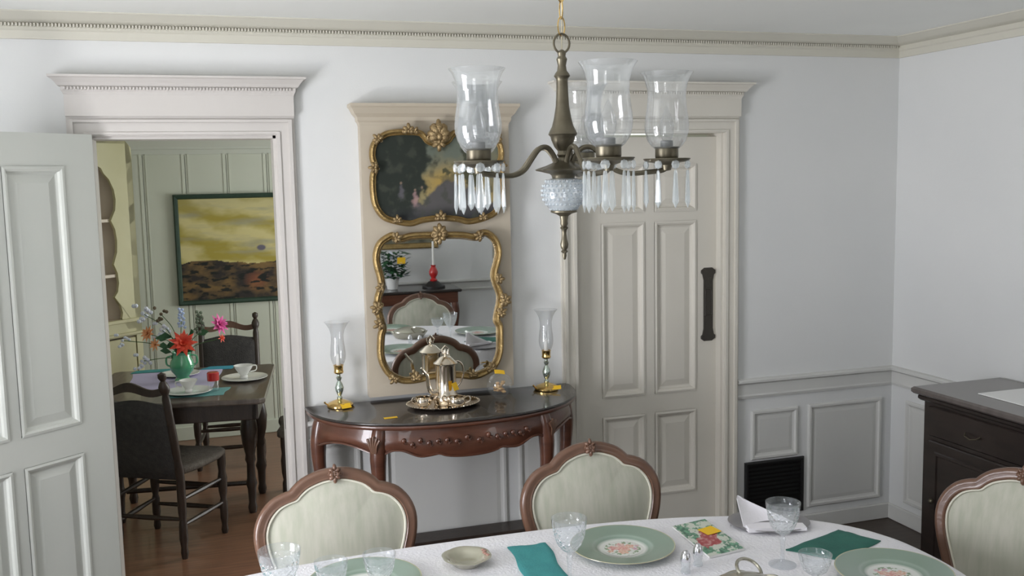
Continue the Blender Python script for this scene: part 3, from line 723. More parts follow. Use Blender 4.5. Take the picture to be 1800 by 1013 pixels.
def bowl(label, x, y, r_, h, cat, nm, rz=0):
    t = thing(nm, label, cat, (x, y, TZ), rz)
    o = [(0, 0), (r_*.5, 0), (r_*.55, .005), (r_*.85, h*.25), (r_, h*.55), (r_*.95, h*.8), (r_*.8, h*.92), (r_*.88, h)]
    MB().lathe(o+[(q*.9, z) if i == 0 else (q*.92, z+.002) for i, (q, z) in enumerate(reversed(o[2:]))]+[(0, .008)], seg=26, cap=False).ob('bowl', silver_m, t)
    for s_ in (-1, 1): MB().tube(smooth_open([(s_*r_*.85, 0, h*.9), (s_*r_*1.3, 0, h*1.05), (s_*r_*1.5, 0, h*.7), (s_*r_*.98, 0, h*.4)], 4), .003, 6).ob('handle', silver_m, t)
    return t
bowl('open silver sugar bowl at the left of the tray', .296, -.252, .037, .045, 'bowl', 'sugar_bowl', .3)
bowl('squat silver bowl at the front of the tray below the sticky note', .425, -.305, .040, .046, 'bowl', 'cream_bowl', -.4)
sticky('yellow sticky note stuck on the silver coffee pot', (.425, -.290, TZ+.085), .75, 1.15, .034, .002)
sp = thing('glass_globe', 'clear round glass globe with amber flowers inside on the console', 'glass globe', (.650, -.190, CZ))
MB().lathe([(0, .001), (.020, 0), (.022, .004)]+[(.056*math.sin(a), .058-.056*math.cos(a)) for a in [PI*k/16 for k in range(3, 15)]]+[(.018, .112)], seg=30, cap=False).ob('globe', rim_g, sp)
fl = MB()
for k in range(16):
    a = k*2.4; r_ = .006+.022*random.random(); fl.sphere((r_*math.cos(a), r_*math.sin(a), .030+.04*random.random()), .010, 7, 5, (1, 1, .6))
fl.ob('dried_flowers', mat('amber_flowers', (.45, .24, .10), .7, col2=(.6, .42, .2), scale=40), sp)
sticky('yellow sticky note on top of the glass globe', (.650, -.195, CZ+.118), -.2, .35, .032, -.006, w_=.045)

# ================================================================== CHANDELIER
HX, HY = .277, -2.0
ch = thing('chandelier', 'aged brass five-arm chandelier with glass shades and crystal drops over the table', 'chandelier', (HX, HY, 0))
pz_ = lambda p: 2.123-(p-95)*.00134
col_ = [(88, 3), (90, 6), (93, 8), (99, 7), (104, 10), (108, 9), (115, 7.5), (124, 9), (129, 13), (133, 15), (138, 11), (142, 10.5), (160, 11), (185, 12.5), (205, 16), (220, 20), (229, 25), (234, 27), (238, 23), (244, 21.5), (256, 16), (263, 10), (267, 10), (270, 12), (274, 9), (278, 12), (284, 14)]
MB().lathe([(0, pz_(87))]+[(r_*.00128, pz_(p)) for p, r_ in col_]+[(0, pz_(284))], seg=28).ob('column', brass_m, ch)
dish = [(280, 14), (284, 20), (289, 30), (293, 42), (295, 47), (297, 46), (300, 34), (303, 24), (306, 21), (311, 20), (313, 22)]
d = MB()
seg = 40; prd = [(r_*.00134, pz_(p)) for p, r_ in dish]; vs = []
for r_, z in prd:
    for k in range(seg):
        a = 2*PI*k/seg; rr_ = r_*(1+.10*math.cos(5*a)*(1 if r_ > .035 else 0)); vs.append((rr_*math.cos(a), rr_*math.sin(a), z))
d.add(vs, [(i*seg+k, i*seg+(k+1) % seg, (i+1)*seg+(k+1) % seg, (i+1)*seg+k) for i in range(len(prd)-1) for k in range(seg)]+[tuple(range(seg)), tuple(reversed(range((len(prd)-1)*seg, len(prd)*seg)))])
d.ob('arm_dish', brass_m, ch)
gb = MB(); gp = [(311, 24), (316, 32), (325, 38), (335, 40), (345, 39), (355, 35), (364, 28), (369, 22)]
gb.lathe([(r_*.00128, pz_(p)) for p, r_ in gp], seg=32, cap=False)
gbo = gb.ob('glass_bowl', hob_g, ch)
hb = MB()
for i in range(7):
    p = 316+i*8; rr_ = [32.5, 37.8, 40, 39.8, 37.5, 32.5, 25][i]*.00128
    for k in range(26):
        a = 2*PI*(k+.5*(i % 2))/26; hb.sphere((rr_*math.cos(a), rr_*math.sin(a), pz_(p)), .0042, 6, 4)
tag(hb.ob('hobnails', hob_g, gbo), kind='stuff')
fin = [(368, 24), (371, 24), (374, 14), (378, 8), (386, 6.5), (392, 7), (396, 5), (399, 7.5), (402, 5), (408, 4), (418, 5), (428, 7.5), (434, 6.5), (438, 4), (441, 6.5), (444, 3.5), (449, 4), (455, 2)]
MB().lathe([(0, pz_(368))]+[(r_*.00132, pz_(p)) for p, r_ in fin]+[(0, pz_(456))], seg=22).ob('finial', brass_m, ch)
# ring and chain
b = MB(); b.tube([(.0195*math.cos(2*PI*k/24), 0, pz_(77)+.022*math.sin(2*PI*k/24)) for k in range(24)], .0028, 8, closed=True); b.M = Matrix(); b.ob('loop', brass_m, ch)
z = pz_(77)+.022; k = 0
while z < 2.49:
    q = MB(); q.M = Matrix.Translation((0, 0, z+.017)) @ Matrix.Rotation((.35 if k % 2 == 0 else .35+PI/2.6), 4, 'Z')
    q.tube([(.0105*math.cos(2*PI*j/20), 0, .022*math.sin(2*PI*j/20)) for j in range(20)], .0016, 6, closed=True)
    q.ob('chain_link', brass2_m, ch); z += .0385; k += 1
MB().tube([(0, 0, pz_(88)), (.002, 0, 2.2), (-.001, 0, 2.3), (0, 0, 2.49)], .0017, 6).ob('cord', mat('pale_cord', (.55, .50, .38), .6), ch)
MB().lathe([(0, 2.46), (.03, 2.463), (.055, 2.485), (.06, 2.4995), (0, 2.4995)], seg=28).ob('ceiling_cup', brass_m, ch)
base_ang = math.atan2(-.936, -.353)
RA = .247; ZC = 1.868
def shade_prof():
    return [(.028, .0), (.036, .006), (.046, .020), (.0515, .040), (.0525, .056), (.0500, .078), (.0465, .100), (.0450, .120), (.0460, .138), (.0500, .155), (.0560, .168), (.0630, .178)]
def prism_mesh():
    b = MB(); w_ = .0080; lv = [(0, .35, .35), (.006, .55, .5), (.055, .95, .75), (.074, 1.05, .85), (.089, .05, .05)]
    for (z, a_, c_) in lv: b.v += [(w_*a_*math.cos(t), w_*.75*c_*math.sin(t), -z) for t in [PI/3*k for k in range(6)]]
    for i in range(len(lv)-1):
        for k in range(6): b.f.append((i*6+k, i*6+(k+1) % 6, (i+1)*6+(k+1) % 6, (i+1)*6+k))
    b.f += [tuple(range(6)), tuple(24+k for k in range(6))]
    return b
def bead_mesh():
    b = MB(); b.sphere((0, 0, -.0105), .0108, 8, 4, (1, .5, 1)); return b
arm0 = None
for ai in range(5):
    a = base_ang+math.radians(23+72*ai) 
    R_ = Matrix.Rotation(a, 4, 'Z')
    b = MB(); b.M = R_
    pth = smooth_open([(.018, 0, 1.862), (.028, 0, 1.885), (.048, 0, 1.905), (.072, 0, 1.903), (.095, 0, 1.880), (.120, 0, 1.853), (.155, 0, 1.842), (.200, 0, 1.844), (RA-.010, 0, 1.848), (RA, 0, 1.858)], 4)
    b.tube(pth, .0062, 10)
    arm = b.ob('arm', brass_m, ch)
    T = R_ @ Matrix.Translation((RA, 0, 0))
    def sub(nm, bb, m_, sm=35):
        bb.v = [tuple(T @ Vector(p)) for p in bb.v]; return bb.ob(nm, m_, arm, sm)
    if arm0 is None:
        meshes = {}
    # drip pan, holder cup
    sub('drip_pan', MB().lathe([(0, ZC-.022), (.010, ZC-.020), (.013, ZC-.008), (.030, ZC-.003), (.050, ZC), (.056, ZC+.006), (.0555, ZC+.0075), (.048, ZC+.003), (.028, ZC+.001), (0, ZC+.002)], seg=28, cap=False), brass_m)
    sub('shade_holder', MB().lathe([(.022, ZC+.002), (.026, ZC+.006), (.0275, ZC+.012), (.0275, ZC+.030), (.0305, ZC+.034), (.0285, ZC+.035), (.026, ZC+.030), (.025, ZC+.008), (0, ZC+.006)], seg=26), brass_m)
    sub('lamp_socket', MB().lathe([(.015, ZC+.006), (.015, ZC+.048), (.013, ZC+.050), (0, ZC+.050)], seg=16), grey_m)
    sub('bulb', MB().lathe([(.010, ZC+.050), (.016, ZC+.065), (.0175, ZC+.080), (.014, ZC+.098), (.007, ZC+.116), (.001, ZC+.130), (0, ZC+.131)], seg=16), bulb_g)
    sp_ = [(r_, z+ZC+.030) for r_, z in shade_prof()]; sub('glass_shade', MB().lathe(sp_+[(r_-.0014, z) for r_, z in reversed(sp_)], seg=36, cap=False), shade_g)
    for k in range(8):
        aa = 2*PI*k/8+.2; cx_, cy_ = .053*math.cos(aa), .053*math.sin(aa)
        for nm, bb, dz in (('crystal_bead', bead_mesh(), ZC+.003), ('crystal_prism', prism_mesh(), ZC-.0205)):
            bb.v = [tuple(Matrix.Translation((cx_, cy_, dz)) @ Matrix.Rotation(aa+PI/2+.2*math.sin(k*3+ai), 4, 'Z') @ Vector(p)) for p in bb.v]
            sub(nm, bb, crys_g, 0)
    arm0 = arm

# ================================================================== DINING TABLE
def superell(cx, cy, a, b_, e, n=96, sc=1):
    o = []
    for k in range(n):
        t = 2*PI*k/n; c, s_ = math.cos(t), math.sin(t)
        o.append((cx+sc*a*math.copysign(abs(c)**(2/e), c), cy+sc*b_*math.copysign(abs(s_)**(2/e), s_)))
    return o
DX, DY, DZ = .15, -2.03, .765
dt = thing('dining_table', 'long oval dining table hidden beneath the white cloth', 'table', (DX, DY, 0))
MB().slab(superell(0, 0, 1.185, .565, 2.6), .725, .760, .006).ob('tabletop', mah_m, dt, 50)
MB().slab(superell(0, 0, 1.0, .42, 3.5, 48), .65, .726, .003).ob('apron', mah_m, dt, 50)
for sx in (-1, 1):
    for sy in (-1, 1): cab_leg(sx*.93, sy*.27, math.atan2(sy, sx), .66, sc=1.2).ob('leg', mah_m, dt, 50)
ol = superell(0, 0, 1.2, .58, 2.6, 240); vs = []; n = len(ol)
rows = [(.0, .0), (.0, .9), (.0, .985), (.003, 1.0), (.012, 1.006), (.05, 1.012), (.12, 1.02), (.22, 1.03)]
for ri, (dz, sc_) in enumerate(rows):
    if ri == 0: continue
    for k, (x, y) in enumerate(ol):
        fold = 1+(.018*math.sin(k*.42)+.010*math.sin(k*1.1+2))*min(1, dz/.1)
        vs.append((x*sc_*fold, y*sc_*fold, DZ-dz))
m_ = len(rows)-1; vs.append((0, 0, DZ))
fs = [(i*n+k, (i+1)*n+k, (i+1)*n+(k+1) % n, i*n+(k+1) % n) for i in range(m_-1) for k in range(n)]+[(k, (k+1) % n, m_*n) for k in range(n)]
b = MB(); b.add(vs, fs)
# underside so the cloth has thickness
vs2 = [(x*.997, y*.997, z-.003) for x, y, z in vs]; o_ = len(b.v); b.add(vs2, [tuple(reversed(f_)) for f_ in fs])
b.f += [((m_-1)*n+k, o_+(m_-1)*n+k, o_+(m_-1)*n+(k+1) % n, (m_-1)*n+(k+1) % n) for k in range(n)]
cl = b.ob('tablecloth', cloth_m, smooth=60); cl.location = (DX, DY, 0); tag(cl, 'white textured damask cloth covering the long oval dining table', 'tablecloth')

# ------------------------------------------------------------------ upholstered chairs
half = [(0, 0), (.035, -.002), (.066, -.010), (.100, -.024), (.125, -.043), (.142, -.060), (.170, -.068), (.205, -.085), (.236, -.120), (.2525, -.165), (.2525, -.213), (.242, -.262), (.226, -.310), (.208, -.360), (.195, -.400), (.150, -.425), (.08, -.435), (0, -.438)]
def chair(label, loc, rz, group='upholstered dining chairs'):
    # faces local -y ; origin below the centre of the seat on the floor
    t = thing('dining_chair', label, 'chair', loc, rz, group)
    HT = .955; off = .018
    pts = half+[(-x, z) for x, z in reversed(half[1:-1])]
    path = smooth_closed([(x*.925, (z+.22)*.92-.22-.003) for x, z in pts], 3)
    tilt = Matrix.Translation((0, .205, .50)) @ Matrix.Rotation(math.radians(-9), 4, 'X') @ Matrix.Translation((0, 0, -.50))
    up = [(x, z+HT) for x, z in path]
    b = MB(); b.M = tilt
    PF = [(-.019, -.014), (-.019, .010), (-.013, .015), (-.006, .012), (.004, .017), (.012, .015), (.018, .006), (.019, -.006), (.012, -.016), (0, -.019), (-.012, -.017)]
    b.ring2d(up, PF)
    fr = b.ob('back_frame', walnut_m, t, 60)
    b = MB(); b.M = tilt; ornament(b, 0, HT-.022, .8, -.012, 5, 2.6, -PI/2); ornament(b, 0, HT-.014, .7, -.010, 5, 3.6, PI/2)
    tag(b.ob('carved_crest', walnut_m, fr, 60))
    ip = smooth_closed([(x*.925*.93, (z+.22)*.92*.925-.22-.003+HT) for x, z in pts], 3)
    b = MB(); b.M = tilt; b.pad(ip, (0, HT-.22), .022, y0=-.006, rings=7).pad([(x, z) for x, z in reversed(ip)], (0, HT-.22), .014, y0=.008, rings=5, sign=1)
    b.ob('back_upholstery', fab_m, t, 60)
    b = MB(); b.M = tilt
    p3 = [((x-0)*.978, -.010, (z-(HT-.22))*.972+(HT-.22)) for x, z in ip]; b.tube(p3, .0042, 6, closed=True); b.ob('piping', pipe_m, t, 60)
    # seat
    so = smooth_closed([(-.20, .20), (0, .215), (.20, .20), (.235, 0), (.262, -.20), (.15, -.245), (0, -.262), (-.15, -.245), (-.262, -.20), (-.235, 0)], 4)
    MB().slab(so, .375, .425, .008).ob('seat_rail', walnut_m, t, 50)
    si = [(x*.95, y*.95) for x, y in so]; MB().pad(si, (0, 0), .055, y0=.424, plane='xy', rings=7).ob('seat_cushion', fab_m, t, 60)
    for sx in (-1, 1):
        cab_leg(sx*.225, -.205, math.atan2(-1, sx), .39).ob('leg', walnut_m, t, 50)
        b = MB(); b.tube(smooth_open([(sx*.185, .30, 0), (sx*.185, .255, .15), (sx*.185, .215, .30), (sx*.184, .203, .42), (sx*.184, .205, .50), (sx*.186, .208, .55)], 4), .018, 10); b.ob('leg', walnut_m, t, 50)
    return t
chair('upholstered chair on the far side of the dining table, nearer the open door', (-.195, -1.455, 0), 0)
chair('upholstered chair on the far side of the dining table, in front of the panelled door', (.655, -1.475, 0), 0)
chair('upholstered chair at the right end of the dining table, before the dark sideboard', (1.495, -2.075, 0), -PI/2+.42)
chair('upholstered chair on the near side of the dining table, seen in the mirror', (.93, -2.60, 0), PI)

# ------------------------------------------------------------------ table ware
DZt = DZ+.001
def charger(label, x, y, r_=.150, rz=0):
    prof = [(0, .004), (.02, .004), (.035, .004), (.05, .0042), (.060, .0045), (.064, .005), (.075, .008), (.085, .012), (.092, .0135), (.105, .015), (.120, .017), (.135, .019), (.1455, .0205), (.150, .0208), (.1505, .0195), (.135, .015), (.10, .008), (.08, .002), (.07, 0), (0, 0)]
    k = r_/.15; seg = 72; b = MB(); b.lathe([(a*k, z) for a, z in prof], seg=seg, cap=False)
    t = thing('charger_plate', label, 'plate', (x, y, DZt), rz, 'sage green charger plates')
    cols = []
    for vx, vy, vz in b.v:
        rr_ = math.hypot(vx, vy)/k
        c = (.235, .325, .26)
        if .078 < rr_ < .090: c = (.31, .40, .335)
        elif rr_ > .146: c = (.55, .52, .34)
        elif rr_ < .0655: c = (.74, .76, .72)
        cols.append(c)
    b.ob('plate', vgloss_m, t, 40, cols)
    # flower motif printed in the centre
    b, cols = canvas(0, -.058, .058, -.058, .058, 70, 70, lambda x_, z_: (0, 0, 0), lambda x_, z_: math.hypot(x_, z_) < .057)
    b.v = [(a*k, c*k, .0052) for a, _, c in b.v]; cols = []
    fls = [(1.35*p[0], 1.35*p[1], 1.45*p[2], p[3]) for p in [(0, 0, .015, (.62, .18, .16)), (.018, .006, .010, (.66, .30, .22)), (-.017, .008, .011, (.52, .14, .16)), (.003, .020, .009, (.60, .28, .30)), (-.006, -.018, .010, (.66, .34, .22)), (.024, -.010, .006, (.5, .25, .4)), (-.030, -.006, .006, (.6, .3, .2)), (.034, .004, .005, (.5, .3, .45))]]
    for vx, vy, vz in b.v:
        x_, y_ = vx/k, vy/k; c = (.74, .76, .72); rr_ = math.hypot(x_, y_)
        if rr_ < .052 and fb(x_, y_, 75, 3) > .10: c = (.22, .32, .18)
        for fx, fy, fr, fc in fls:
            d_ = math.hypot(x_-fx, y_-fy); 
            if d_ < fr*(1+.2*math.sin(5*math.atan2(y_-fy, x_-fx))): c = lerp(fc, (.8, .6, .5), .5+.9*fb(x_, y_, 160, 1))
        cols.append(c)
    tag(b.ob('flower_motif', vgloss_m, t, 0, cols), 'printed pink flower bouquet')
    return t
charger('sage green plate with a pink bouquet behind the middle goblet', .556, -1.700)
charger('sage green plate behind the two small glasses at the left', -.186, -1.690, .152, 1)
charger('sage green plate at the right edge of the dining table', 1.150, -2.120, .150, 2)
charger('sage green plate on the near side of the dining table', .62, -2.42, .150, 3)
def goblet(label, x, y, h=.18, r_=.047, stem=True, grp='cut glass goblets', nm='goblet'):
    t = thing(nm, label, 'glass', (x, y, DZt), random.random()*6, grp)
    bh = h*.52 if stem else h-.006
    z0 = h-bh
    if stem:
        MB().lathe([(0, .001), (r_*.80, 0), (r_*.80, .002), (r_*.55, .006), (.008, .012), (.0055, .022), (.0048, .04), (.007, z0-.018), (.009, z0-.010), (.005, z0-.004), (.010, z0+.002)], seg=28, cap=False).ob('stem_and_foot', rim_g, t)
        o = [(.006, z0), (.020, z0+.008), (r_*.68, z0+bh*.25), (r_*.86, z0+bh*.5), (r_*.95, z0+bh*.78)]
        rim = [(r_*.95, z0+bh*.78), (r_*.985, z0+bh*.9), (r_, h)]
    else:
        o = [(r_*.75, .002), (r_*.8, .01), (r_*.86, h*.4), (r_*.95, h*.78)]; rim = [(r_*.95, h*.78), (r_, h)]
        MB().lathe([(0, 0), (r_*.75, 0), (r_*.76, .010), (0, .012)], seg=28, cap=False).ob('base', rim_g, t)
    # faceted cut bowl
    b = MB(); seg = 32; rows_ = []
    for i in range(len(o)-1):
        for q in range(4): tt = q/4; rows_.append((o[i][0]+(o[i+1][0]-o[i][0])*tt, o[i][1]+(o[i+1][1]-o[i][1])*tt))
    rows_.append(o[-1])
    for i, (rr_, z) in enumerate(rows_):
        for k in range(seg):
            a = 2*PI*k/seg; dd = .0012*((k+i) % 2)*(1 if 1 < i < len(rows_)-1 else 0); b.v.append(((rr_-dd)*math.cos(a), (rr_-dd)*math.sin(a), z))
    for i in range(len(rows_)-1):
        for k in range(seg): b.f.append((i*seg+k, i*seg+(k+1) % seg, (i+1)*seg+(k+1) % seg, (i+1)*seg+k))
    b.ob('cut_bowl', cut_g, t, 0)
    MB().lathe(rim+[(a-.0014, z) for a, z in reversed(rim)], seg=36, cap=False).ob('rim', rim_g, t)
    return t
goblet('stemmed cut glass goblet between the teal napkin and the flowered plate',   .329, -1.868, .182, .0475)
goblet('stemmed cut glass goblet in front of the folded white napkin', .922, -1.950, .178, .0470)
goblet('large cut glass goblet, leftmost glass on the dining table', -.410, -1.825, .182, .052)
goblet('small stemmed cut glass in the middle of the three left glasses', -.288, -1.835, .14, .042, grp='small cut glasses', nm='wine_glass')
goblet('small stemmed cut glass, rightmost of the three left glasses', -.168, -1.835, .143, .042, grp='small cut glasses', nm='wine_glass')
goblet('low cut glass in front of the dark green napkin', .885, -2.150, .112, .042, grp='small cut glasses', nm='wine_glass')
goblet('stemmed cut glass goblet on the near side of the table, seen in the mirror', .30, -2.33, .18, .046)
# celadon dish
dsh = thing('scalloped_dish', 'small celadon green scalloped dish on the tablecloth left of the teal napkin', 'dish', (.108, -1.640, DZt))
b = MB(); seg = 60; pr3 = [(.0, .006), (.025, .006), (.036, .009), (.045, .018), (.055, .024), (.066, .026), (.069, .0255), (.066, .022), (.05, .012), (.038, .0), (0, 0)]
for rr_, z in pr3:
    for k in range(seg): a = 2*PI*k/seg; s_ = 1+(.045*abs(math.sin(3*a))-.02)*(rr_ > .04); b.v.append((rr_*s_*math.cos(a), rr_*s_*math.sin(a), z))
for i in range(len(pr3)-1):
    for k in range(seg): b.f.append((i*seg+k, i*seg+(k+1) % seg, (i+1)*seg+(k+1) % seg, (i+1)*seg+k))
b.ob('bowl', celadon_m, dsh)
b = MB()
for k in range(5): b.sphere((.054+.003*math.sin(k*2), .022-.010*k, .026), .006, 7, 5, (1, .8, .5))
tag(b.ob('rim_ornament', mat('dusty_rose', (.45, .25, .20), .4), dsh), 'dusty pink moulded blossom')
def napkin(label, corners, m, th=.006, wav=.003, z=DZt, nm='napkin'):
    b = MB(); n = 16; A, B_, C_, D_ = [Vector(c) for c in corners]
    for lay in (0, 1):
        for j in range(n+1):
            for i in range(n+1):
                u_, v_ = i/n, j/n; p = (A*(1-u_)+B_*u_)*(1-v_)+(D_*(1-u_)+C_*u_)*v_
                e = min(u_, 1-u_, v_, 1-v_)*n; w_ = wav*noise.noise(Vector((p.x*22, p.y*22, 1)))
                zz = z if lay == 0 else z+th*min(1, .35+e*.5)+abs(w_)+w_*.4
                b.v.append((p.x+.004*math.sin(v_*9+1), p.y+.003*math.sin(u_*8), zz))
    s_ = (n+1)**2
    for j in range(n):
        for i in range(n):
            a = j*(n+1)+i; b.f += [(a, a+n+1, a+n+2, a+1), (s_+a, s_+a+1, s_+a+n+2, s_+a+n+1)]
    ed = [i for i in range(n+1)]+[(j+1)*(n+1)+n for j in range(n)]+[n*(n+1)+i for i in range(n-1, -1, -1)]+[j*(n+1) for j in range(n-1, 0, -1)]
    for i in range(len(ed)): a, c = ed[i], ed[(i+1) % len(ed)]; b.f.append((a, c, s_+c, s_+a))
    o = b.ob(nm, m, smooth=60); return tag(o, label, 'napkin')
napkin('teal linen napkin lying left of the middle goblet', [(.226, -1.85), (.335, -1.865), (.368, -1.575), (.252, -1.566)], teal_m)
napkin('dark green linen napkin behind the plate at the right table edge', [(.985, -1.865), (1.085, -1.985), (1.285, -1.905), (1.225, -1.785)], green_m)
napkin('teal linen napkin lying at the left behind the large goblet', [(-.56, -1.78), (-.43, -1.80), (-.40, -1.55), (-.52, -1.56)], teal_m)
napkin('teal linen napkin on the near side of the table, seen in the mirror', [(.20, -2.50), (.34, -2.51), (.33, -2.28), (.20, -2.28)], teal_m)
# printed card with poinsettias
def cardcol(u_, v_):
    x_, y_ = u_*1.0, v_*1.7; nse = fb(x_, y_, 3.2, 4); n2_ = fb(x_, y_, 9, 6)
    red = math.exp(-((x_-.62)**2/.06+(y_-1.05)**2/.045))+math.exp(-((x_-.40)**2/.16+(y_-.62)**2/.08))
    if red+.35*nse > .50: return lerp((.36, .015, .03), (.70, .45, .42), .1+.9*n2_)
    if nse+.5*n2_ > .05: return lerp((.015, .12, .07), (.16, .40, .25), .35+1.1*n2_)
    return (.62, .66, .58)
b = MB(); n = 60; A, B_, C_, D_ = Vector((.757, -1.842)), Vector((.882, -1.822)), Vector((.892, -1.572)), Vector((.770, -1.592)); cols = []
for j in range(n+1):
    for i in range(n+1):
        u_, v_ = i/n, j/n; p = (A*(1-u_)+B_*u_)*(1-v_)+(D_*(1-u_)+C_*u_)*v_
        b.v.append((p.x, p.y, DZt+.0065)); cols.append(cardcol(u_, v_))
for j in range(n):
    for i in range(n): a = j*(n+1)+i; b.f.append((a, a+1, a+n+2, a+n+1))
cd = thing('greeting_card', 'folded card printed with red poinsettias and green leaves lying on the tablecloth', 'card', (0, 0, 0))
b.ob('printed_front', mat('glossy_print', rough=.35, attr='Col', coat=.3), cd, 0, cols)
q = MB(); q.add([(A.x, A.y, DZt), (B_.x, B_.y, DZt), (C_.x, C_.y, DZt), (D_.x, D_.y, DZt), (A.x, A.y, DZt+.006), (B_.x, B_.y, DZt+.006), (C_.x, C_.y, DZt+.006), (D_.x, D_.y, DZt+.006)], [(3,2,1,0),(4,5,6,7),(0,1,5,4),(1,2,6,5),(2,3,7,6),(3,0,4,7)]); q.ob('card_leaves', white_m, cd, 0)
sticky('yellow sticky note on the poinsettia card', (.853, -1.670, DZt+.0075), .15, 0, .052, .003, w_=.050)
def shaker(label, x, y):
    t = thing('salt_shaker', label, 'shaker', (x, y, DZt), 0, 'glass shakers with silver tops')
    MB().lathe([(0, 0), (.013, 0), (.014, .004), (.010, .012), (.0125, .020), (.013, .034)], seg=16, cap=False).ob('glass_body', cut_g, t)
    MB().lathe([(.0135, .033), (.014, .036), (.0135, .042), (.011, .054), (.006, .061), (0, .063)], seg=16).ob('top', chrome_m, t)
shaker('silver-topped glass shaker closer to the flowered plate', .650, -1.905); shaker('silver-topped glass shaker closer to the poinsettia card', .705, -1.872)
# covered serving dish with loop handle, bottom edge of the picture
sd = thing('serving_dish', 'oval pewter serving dish with a looped handle at the front of the table', 'serving dish', (.690, -2.130, DZt), .25)
b = MB(); seg = 64; pr4 = [(0, .006), (.06, .006), (.085, .012), (.105, .034), (.113, .043), (.118, .043), (.115, .036), (.09, .004), (.08, 0), (0, 0)]
for rr_, z in pr4:
    for k in range(seg): a = 2*PI*k/seg; s_ = 1+.03*math.cos(6*a)*(rr_ > .09); b.v.append((rr_*s_*math.cos(a), rr_*.8*s_*math.sin(a), z+.004*math.cos(6*a)*(rr_ > .1)))
for i in range(len(pr4)-1):
    for k in range(seg): b.f.append((i*seg+k, i*seg+(k+1) % seg, (i+1)*seg+(k+1) % seg, (i+1)*seg+k))
b.ob('dish', pewter_m, sd)
MB().lathe([(.10, .038), (.098, .046), (.08, .058), (.04, .070), (.0, .074)], seg=48, sy=.8).ob('cover', pewter_m, sd)
b = MB(); b.M = Matrix.Translation((.062, .040, .062)) @ Matrix.Rotation(.5, 4, 'Z') @ Matrix.Rotation(.55, 4, 'X')
b.tube([(.050*math.cos(2*PI*k/28), .034*math.sin(2*PI*k/28), 0) for k in range(28)], .0045, 8, closed=True); b.ob('handle', pewter_m, sd)
# oval plate with folded white napkin
op = thing('oval_platter', 'grey metal oval platter under the folded white napkin at the far right of the cloth', 'platter', (1.060, -1.665, DZt), -.35)
MB().lathe([(0, .003), (.075, .003), (.095, .008), (.115, .012), (.118, .011), (.095, .004), (.075, 0), (0, 0)], seg=48, sx=1.05, sy=.85, cap=False).ob('platter', mat('grey_metal', (.30, .29, .30), .3, .6), op)
nk = MB()
# standing fold: a tall triangular flap leaning back, and a flat folded base
nk.add([(-.085, -.035, .012), (.090, -.055, .012), (.095, -.015, .012), (-.080, .020, .012), (-.085, -.035, .026), (.090, -.055, .022), (.095, -.015, .022), (-.080, .020, .026)], [(3,2,1,0),(4,5,6,7),(0,1,5,4),(1,2,6,5),(2,3,7,6),(3,0,4,7)])
n = 8; V = []
for j in range(n+1):
    for i in range(n+1):
        u_, v_ = i/n, j/n
        x = -.090+u_*.165*(1-.9*v_)-.010*v_; z = .022+v_*.078+.006*math.sin(u_*PI); y = -.010+.030*v_+.020*math.sin(u_*PI)*(1-v_*.5); V.append((x, y, z))
vs = V+[(x, y+.004, z) for x, y, z in V]; N_ = len(V); F = []
for j in range(n):
    for i in range(n): a = j*(n+1)+i; F += [(a, a+1, a+n+2, a+n+1), (N_+a, N_+a+n+1, N_+a+n+2, N_+a+1)]
for j in range(n): a = j*(n+1); F += [(a, a+n+1, N_+a+n+1, N_+a), (a+n, N_+a+n, N_+a+2*n+1, a+2*n+1)]
F += [(i, N_+i, N_+i+1, i+1) for i in range(n)]
nk.add(vs, F); nko = nk.ob('napkin', napkin_m, smooth=40); nko.location = (1.045, -1.700, DZt-.006); nko.rotation_euler = (0, 0, -.15)
tag(nko, 'white napkin folded into a standing point on the grey platter', 'napkin')

# ================================================================== SIDEBOARD AT THE RIGHT WALL
sb = thing('sideboard', 'dark wood sideboard against the right wall behind the end chair', 'sideboard', (2.615, -1.62, 0))
def sbo(nm, *a, m=side_m, par=None): return MB().bbox(*a).ob(nm, m, par or sb, 0)
sbo('top', -.255, .230, -.88, .88, .872, .902, .008, m=mat('sideboard_top', (.10, .085, .08), .25, col2=(.14, .12, .11), scale=6, stretch=(1, 5, 1), coat=.3))
sbo('carcass', -.215, .225, -.84, .84, .0, .86, .004); sbo('cornice', -.235, .228, -.86, .86, .845, .872, .008)
sbo('plinth', -.230, .228, -.855, .855, .0, .09, .006)
for k in range(3):
    y0 = -.80+k*.54; d_ = sbo('drawer', -.228, -.214, y0, y0+.52, .70, .83, .005)
    b = MB(); b.M = Matrix.Translation((-.234, y0+.26, .765)); b.tube([(0, -.04, 0), (-.014, -.03, -.01), (-.016, 0, -.018), (-.014, .03, -.01), (0, .04, 0)], .003, 6).ob('handle', brass_m, d_)
    d_ = sbo('door', -.228, -.214, y0, y0+.52, .12, .68, .005)
    b = MB(); b.M = Matrix.Translation((-.228, y0+.26, 0)) @ Matrix.Rotation(-PI/2, 4, 'Z'); b.ring2d([(-.2, .18), (.2, .18), (.2, .62), (-.2, .62)], [(0, 0), (.004, .006), (.014, .006), (.018, 0)]).ob('door_moulding', side_m, d_, 0)
    MB().sphere((-.238, y0+.48, .42), .012, 10, 6).ob('knob', brass_m, d_)
pb = MB().bbox(2.50, 2.76, -1.22, -.975, .9025, .907, .001).ob('white_sheet', white_m, smooth=0); tag(pb, 'white sheet lying on the dark sideboard top', 'paper')

